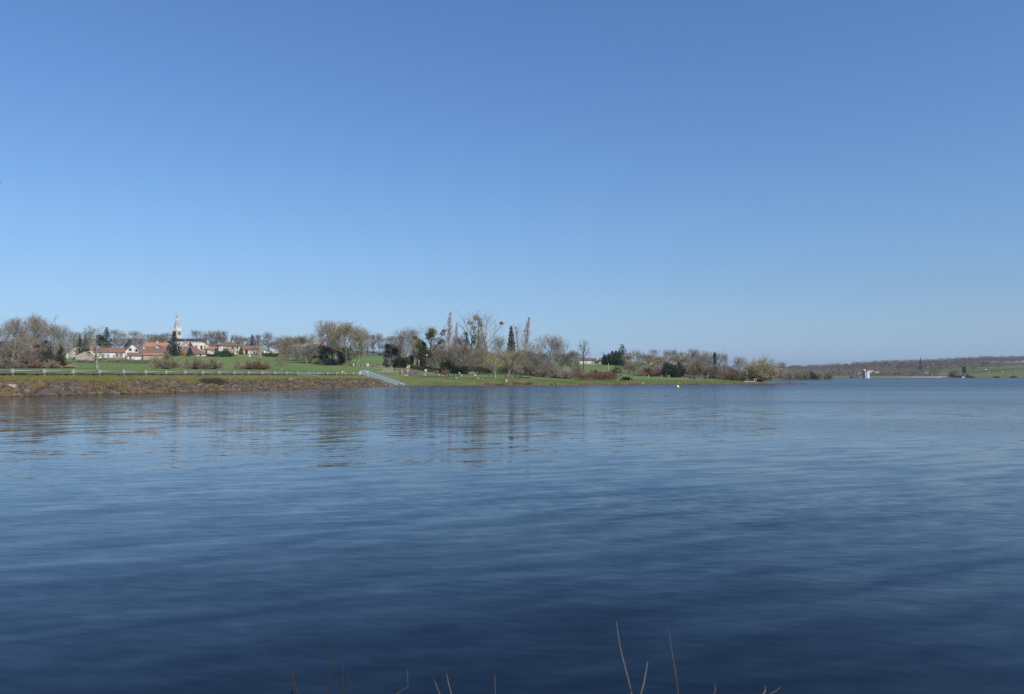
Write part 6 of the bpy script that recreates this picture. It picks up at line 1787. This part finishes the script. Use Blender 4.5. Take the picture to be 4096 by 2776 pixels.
clump(1975, 2, 34, 18, 'reed', 'pale russet reed clump below the white trunked tree')
clump(2004, 1.6, 34, 16, 'reed_red', 'low russet reed clump below the pollarded pair')
clump(2036, 2, 40, 18, 'reed', 'reed clump below the grey picnic table')
clump(2062, 1.6, 28, 24, 'reed_red', 'tall dark-based reed clump below the umbrella tree')
clump(2086, 2.2, 40, 26, 'reed', 'highest tan reed clump below the timber pile')
clump(2115, 2, 38, 20, 'reed_red', 'russet reed clump ending the long reed bed')
clump(2216, 2, 34, 18, 'reed', 'isolated tan reed clump below the red-brown bushes')
clump(2346, 2.5, 26, 17, 'reed', 'pinkish round reed clump at the foot of the brambles')
clump(2468, 3, 34, 14, 'reed', 'pale reed clump under the dull shore sapling')
clump(2548, 3, 30, 16, 'reed', 'pale reed clump past the rusty shore sapling')
def reed_bed():
    r = np.random.default_rng(11); b = TB(310); P = []
    for px in np.arange(1640, 3240, .55):
        p = px + r.uniform(-1, 1); dw = d_shore(p)
        k = max(.02, .5 + .35 * math.sin(p * .045) * math.sin(p * .017 + 2) + .25 * math.sin(p * .13 + 1) * math.sin(p * .031)) ** 1.6
        if p < 1930: k *= .12
        elif p < 2290: k *= .7
        dep = (4.0 if p < 2290 else 14.0) if p < 3030 else 11.0
        m = int(r.poisson(6 * k + (.5 if p < 1930 else 1.2)))
        for _ in range(m):
            d = dw + r.uniform(-.2, 1) ** 1 * dep * r.uniform(.05, 1)
            z = gz(p, d)
            if z < -.15: continue
            P.append((X(p, d), d, z, (.16 if p < 1930 else .28) + .5 * k))
    P = np.array(P); n = len(P)
    D = np.stack([r.normal(0, .25, n), r.normal(0, .25, n), np.ones(n)], 1)
    for j in range(3):
        Q = P[:, :3] + r.normal(0, .18, (n, 3)) * np.array([1, 1, 0]); b.blades(Q, D + r.normal(0, .25, (n, 3)), P[:, 3] * r.uniform(.25, 1.1, n), .07)
    o = link('shore_grass', b.twig_mesh('shore_grass'), None, 'reed'); o['kind'] = 'stuff'; o['label'] = 'dry tan grass fringing the lake shore'
reed_bed()
def lawn_grass():
    r = np.random.default_rng(12); n = 26000
    px = r.uniform(1600, 3000, n); d = np.array([d_shore(p) for p in px]) + r.uniform(1, 34, n)
    z = np.array([gz(a, c) for a, c in zip(px, d)])
    P = np.stack([(px - 2048) / F * d, d, z - .03], 1)
    b = TB(312); b.blades(P, np.stack([r.normal(0, .3, n), r.normal(0, .3, n), np.ones(n)], 1), r.uniform(.08, .26, n), .10)
    o = link('lawn_grass', b.twig_mesh('lawn_grass'), None, mat('lawn_grass', (0.085, 0.15, 0.032), (0.145, 0.15, 0.05), .25, c3=(0.2, 0.16, 0.08), scale3=.12, mix3=.6)); o['kind'] = 'stuff'; o['label'] = 'green and yellowing rough grass of the lakeside lawn'
    n = 26000
    px = r.uniform(-100, 1450, n); s = np.where(r.uniform(0, 1, n) < .65, r.uniform(.56, 1.02, n), r.uniform(.08, .7, n))
    keep = (s > .56) | np.array([vn(X(a, d_shore(a) + t * (d_crest(a) - d_shore(a))), d_shore(a) + t * (d_crest(a) - d_shore(a)), .33) > .3 for a, t in zip(px, s)])
    px, s = px[keep], s[keep]; n = len(px)
    dw = np.array([d_shore(p) for p in px]); dc = np.array([d_crest(p) for p in px]); d = dw + s * (dc - dw)
    z = np.array([gz(a, c) for a, c in zip(px, d)]); P = np.stack([(px - 2048) / F * d, d, z - .03], 1)
    b = TB(313); b.blades(P, np.stack([r.normal(0, .35, n), r.normal(0, .35, n), np.ones(n)], 1), r.uniform(.08, .26, n) + (s < .56) * .22, .07)
    o = link('embankment_grass', b.twig_mesh('embankment_grass'), None, mat('embankment_grass', (0.115, 0.14, 0.035), (0.18, 0.145, 0.05), .5)); o['kind'] = 'stuff'; o['label'] = 'yellow-green turf on the upper embankment'
lawn_grass()

# ------------------------------------------------------------------ on the water and across it
t = thing('mooring_buoy', 'yellow ball buoy with orange sides and a red top mark floating on the lake', 'buoy', (X(2711, 160), 160, 0), .4)
MB().lathe([(.05, -.2), (.22, -.14), (.30, .05), (.31, .2), (.24, .42), (.1, .52), (.04, .54)], 14).build('float', 'yellow_paint', t, True)
MB().lathe([(.30, -.04), (.322, .03), (.318, .08)], 14).build('band', 'orange_paint', t, True)
MB().tube([(0, 0, .5), (0, 0, .78)], .025, 6).lathe([(.02, .68), (.12, .7), (.12, .82), (.02, .86)], 8).build('top_mark', 'red_paint', t)
plate_sign('shore_sign', 'small white square board at the water edge', 2571, 214, 1538.5, 1531.5, 6, 5.6)
t = thing('jetty', 'pale concrete landing slab with a grey winch block on the spit', 'jetty', (X(2995, 232), 232, max(.15, gz(2995, 232))), -.02)
MB().box((0, 0, .35), (3.2, 1.6, .28)).build('slab', 'concrete', t)
for x in (-1.2, 0, 1.2): MB().box((x, 0, .05), (.3, 1.4, .4)).build('support', 'timber_dark', t)
MB().box((1.9, .1, .75), (.85, .8, 1.15)).box((1.9, .1, 1.36), (1.05, 1.0, .1)).build('winch_block', 'timber_grey', t)
MB().box((2.0, -.32, .62), (.3, .06, .3)).build('hatch', 'black_paint', t)
t = thing('driftwood', 'thin dark branch floating on the lake', 'branch', (X(2236, 150), 150, .01), .3)
MB().tube([(-.25, 0, .02), (.1, .05, .04), (.3, 0, .12)], [.03, .035, .015], 5).build('stick', 'bark_dark', t)

def intake_tower():
    d = 752.; px = 3466; s = d / F
    r0 = thing('intake_tower', 'white ribbed round intake tower standing in the water', 'tower', (X(px, d), d, 0))
    h = Zp(1488, d); rr = 10 * s
    b = MB(); k = 20
    prof = [(rr * 1.02, -1), (rr * 1.02, .7), (rr, .75), (rr, h)]
    b.lathe(prof, k, (0, 0, 0)); b.build('shaft', 'tower_white', r0)
    for j in range(10):
        a = R(36 * j + 10); MB().box((rr * math.cos(a), rr * math.sin(a), h / 2), (.45, .45, h)).build('rib', 'tower_white', r0)
    MB().lathe([(rr * 1.06, h), (rr * 1.06, h + .25)], k).build('rim', 'white_paint', r0)
    MB().box((-rr * .45, -rr * .88, 1.8), (.6, .3, 1.3)).build('door', 'white_paint', r0)
    tz = Zp(1482.5, d)
    c = (-6.5 * s, 1.0, 0)
    MB().lathe([(rr * .55, -1), (rr * .55, tz)], 14, c).build('stair_turret', 'timber_grey', r0)
    MB().lathe([(rr * .68, tz), (rr * .70, tz + .15), (rr * .60, tz + .7), (rr * .40, tz + 1.15), (.05, tz + 1.4)], 14, c).build('dome', 'plaster_cream', r0, True)
    # service bridge
    br = thing('service_bridge', 'green steel service bridge between the shore and the intake tower', 'bridge', (X(3428, d), d + 6, Zp(1508.5, d)))
    L = 30 * s
    MB().box((0, 0, 0), (L, 2.0, .5)).build('deck', 'green_paint', br)
    m = MB()
    for y in (-.95, .95):
        m.tube([(-L / 2, y, 1.1), (L / 2, y, 1.1)], .06, 4)
        for j in range(13): m.tube([(-L / 2 + L * j / 12, y, .2), (-L / 2 + L * j / 12, y, 1.1)], .05, 4)
    m.build('railing', 'green_paint', br)
    m = MB(); m.box((-L / 2 + .9, 0, -1.0), (1.8, 2.6, 2.4)); m.build('pier', 'timber_dark', br)
    lp = thing('lamp_mast', 'double headed lamp mast on the green service bridge', 'lamp', (X(3437, d + 6), d + 6, Zp(1507, d)))
    hh = Zp(1492, d) - Zp(1507, d)
    MB().tube([(0, 0, 0), (0, 0, hh)], .10, 6).build('pole', 'white_paint', lp)
    for sx in (-1, 1): MB().box((sx * .55, 0, hh + .1), (.75, .45, .45)).build('lamp_head', 'white_paint', lp)
intake_tower()
strip_wall('dam_parapet', 'low pale parapet wall along the far dam crest', [(3320, 772, 1508.6), (3440, 772, 1508.6), (3560, 772, 1508.4), (3700, 772, 1507.6), (3768, 773, 1507.2)], .35, 'concrete', thick=.5)
t = thing('moored_boat', 'small white boat drawn up on the far shore', 'boat', (X(3852, 772), 772, Zp(1510.5, 772)), .2)
MB().poly([(-1.7, -.6, .55), (-1.3, -.45, 0), (1.2, -.45, 0), (2.0, 0, .65)], (0, 1.0, 0)).build('hull', 'white_paint', t); MB().box((-.3, 0, .75), (1.2, .8, .45)).build('cabin', 'white_paint', t)
for px, d, base, lab in ((3956, 930, 1495, 'white grazing animal on the lower far meadow, first of three'), (4008, 930, 1492, 'white grazing animal on the far meadow, middle of three'), (4062, 930, 1490, 'white grazing animal highest on the far meadow'), (3944, 1010, 1483, 'pale grazing animal below the lone slope tree')):
    v, f = stone_mesh(401, 1)
    b = MB()
    body = [(-1.1, 0, .95), (-.5, 0, 1.0), (.4, 0, 1.0), (1.0, 0, 1.05), (1.5, 0, .8)]
    b.tube(body, [.35, .5, .5, .4, .18], 8)
    for x in (-.8, .7):
        for y in (-.25, .25): b.tube([(x, y, .9), (x + .05, y, .45), (x, y, 0)], [.14, .09, .06], 5)
    o = b.build('grazing_cow', 'white_paint', None, True, (X(px, d), d, gz(px, d))); o.rotation_euler = (0, 0, _tr.uniform(0, 3)); tag(o, lab, 'cow', 'animals on the far meadow')

# ------------------------------------------------------------------ stems on the near bank, birds
def stem(pts, d, r, m, lab):
    P = []
    bx_, by_ = pts[0]
    p0 = Vector((X(bx_, d), d, Zp(by_, d))); nxt = Vector((X(pts[1][0], d), d, Zp(pts[1][1], d)))
    g = bank_z(p0.x, d) - .05
    dirn = (p0 - nxt); dirn = dirn / max(1e-6, abs(dirn.z))
    root = p0 + Vector((dirn.x * .35 * (p0.z - g), .0, g - p0.z))
    P = [root, p0] + [Vector((X(a, d), d + .02 * k, Zp(b_, d))) for k, (a, b_) in enumerate(pts[1:])]
    n = len(P)
    b = MB().tube([p - root for p in P], [r * (1 - .75 * (i / (n - 1)) ** 1.5) for i in range(n)], 6)
    o = b.build('grass_stem', m, None, True, tuple(root)); tag(o, lab, 'grass stem')
stem([(2526, 2776), (2514, 2722), (2502, 2672), (2490, 2618), (2483, 2565), (2479, 2515)], 2.35, .0027, 'stem_pale', 'longest pale curved dry stem rising at the water edge')
stem([(2562, 2776), (2574, 2738), (2588, 2697), (2601, 2665)], 2.3, .003, 'stem_pale', 'short pale slanting stem beside the longest one')
stem([(2712, 2776), (2704, 2706), (2697, 2640), (2692, 2580), (2689, 2530)], 2.3, .0022, 'stem_brown', 'thin brown upright stem standing past the pale pair')
stem([(1303, 2776), (1314, 2715), (1325, 2650), (1331, 2603)], 2.4, .0026, 'stem_dark', 'tallest dark slanting grass stem')
stem([(1370, 2776), (1370, 2720), (1369, 2662)], 2.4, .0026, 'stem_dark', 'dark straight grass stem beside the tallest slanting one')
stem([(1194, 2776), (1176, 2732), (1164, 2712), (1150, 2690)], 2.4, .003, 'stem_dark', 'dark bent stem leaning outwards at the end of the tuft')
stem([(1168, 2776), (1168, 2740), (1167, 2714)], 2.42, .003, 'stem_dark', 'short dark upright stem crossing the bent one')
stem([(1407, 2776), (1399, 2740), (1386, 2694)], 2.4, .0024, 'stem_dark', 'dark curved stem next to the straight one')
stem([(1586, 2776), (1630, 2700)][:1] + [(1632, 2745), (1626, 2690)], 2.5, .0024, 'stem_brown', 'reddish thin stem in the middle tuft')
stem([(1758, 2776), (1746, 2745), (1729, 2717)], 2.4, .003, 'stem_brown', 'brown slanting stem in the middle tuft')
stem([(1805, 2776), (1794, 2735), (1784, 2702)], 2.4, .0026, 'stem_pale', 'pale slanting stem in the middle tuft')
stem([(1981, 2776), (1980, 2740), (1979, 2708)], 2.45, .0024, 'stem_brown', 'last upright brown stem of the middle tuft')
stem([(2855, 2776), (2862, 2755), (2866, 2742)], 2.3, .003, 'stem_brown', 'short brown stem tip in the small far tuft')
stem([(3080, 2776), (3105, 2763), (3133, 2758)], 2.3, .003, 'stem_brown', 'bent brown blade lying almost flat')
stem([(3052, 2776), (3061, 2765), (3069, 2754)], 2.3, .003, 'stem_pale', 'short pale blade beside the flat bent one')
def near_grass():
    r = np.random.default_rng(21); b = TB(320)
    n = 2600; x = r.uniform(-14, 14, n); y = 2.45 + r.normal(0, .25, n); z = np.array([bank_z(a, c) for a, c in zip(x, y)])
    ln = r.uniform(.15, .42, n)
    b.blades(np.stack([x, y, z - .02], 1), np.stack([r.normal(0, .35, n), r.normal(0, .3, n), np.ones(n)], 1), ln, .006)
    # taller wisps whose tips reach into view
    px = np.concatenate([r.normal(1330, 70, 26), r.normal(1700, 150, 40), r.normal(2850, 40, 8), r.normal(1180, 20, 6)]); k = len(px)
    x = X(px, 2.4); y = np.full(k, 2.4) + r.normal(0, .1, k); z = np.array([bank_z(a, c) for a, c in zip(x, y)])
    b.blades(np.stack([x, y, z - .02], 1), np.stack([r.normal(0, .14, k), r.normal(0, .12, k), np.ones(k)], 1), r.uniform(.48, .60, k), .0055)
    o = link('bank_grass', b.twig_mesh('bank_grass'), None, 'stem_brown'); o['kind'] = 'stuff'; o['label'] = 'dry brown grass on the near bank'
near_grass()
def bird(px, py, d, sc_, rz, lab):
    r0 = thing('bird', lab, 'bird', (X(px, d), d, Zp(py, d)), rz)
    b = MB().tube([(-.30, 0, .02), (-.12, 0, 0), (.1, 0, 0), (.22, 0, .03), (.30, 0, .02)], [.02, .07, .08, .05, .015], 6)
    for s in (-1, 1):
        i = len(b.v)
        b.v += [(-.08, s * .03, .04), (.12, s * .03, .04), (.10, s * .28, .16), (-.06, s * .30, .15), (-.10, s * .62, .12), (-.06, s * .03, .01), (.10, s * .03, .01)]
        b.f += [(i, i + 1, i + 2, i + 3), (i + 3, i + 2, i + 4), (i + 5, i + 3, i + 2, i + 6), (i + 5, i + 4, i + 3)]
    b.v += [(-.30, 0, .02), (-.5, -.08, .03), (-.5, .08, .03)]; n = len(b.v); b.f.append((n - 3, n - 2, n - 1))
    o = b.build('body', 'bird', r0); r0.scale = (sc_,) * 3
bird(3407, 187, 200, .55, .5, 'tiny dark bird flying high in the sky')
bird(1, 731, 160, .6, -.4, 'tiny dark bird flying at the very edge of the frame')
def haze():
    m = bpy.data.materials.new('haze'); m.use_nodes = True
    n = m.node_tree.nodes; n.remove(n["Principled BSDF"])
    v = n.new("ShaderNodeVolumePrincipled"); v.inputs["Color"].default_value = (0.80, 0.88, 1.0, 1); v.inputs["Density"].default_value = 0.00009; v.inputs["Anisotropy"].default_value = 0.2
    m.node_tree.links.new(v.outputs[0], n["Material Output"].inputs["Volume"])
    o = MB().box((0, 2700, 39.5), (13000, 7000, 85)).build('haze', m)
    o['kind'] = 'stuff'; o['label'] = 'thin pale haze over the lake'
haze()
for o_ in [o_ for o_ in bpy.data.meshes if o_.users == 0]: bpy.data.meshes.remove(o_)
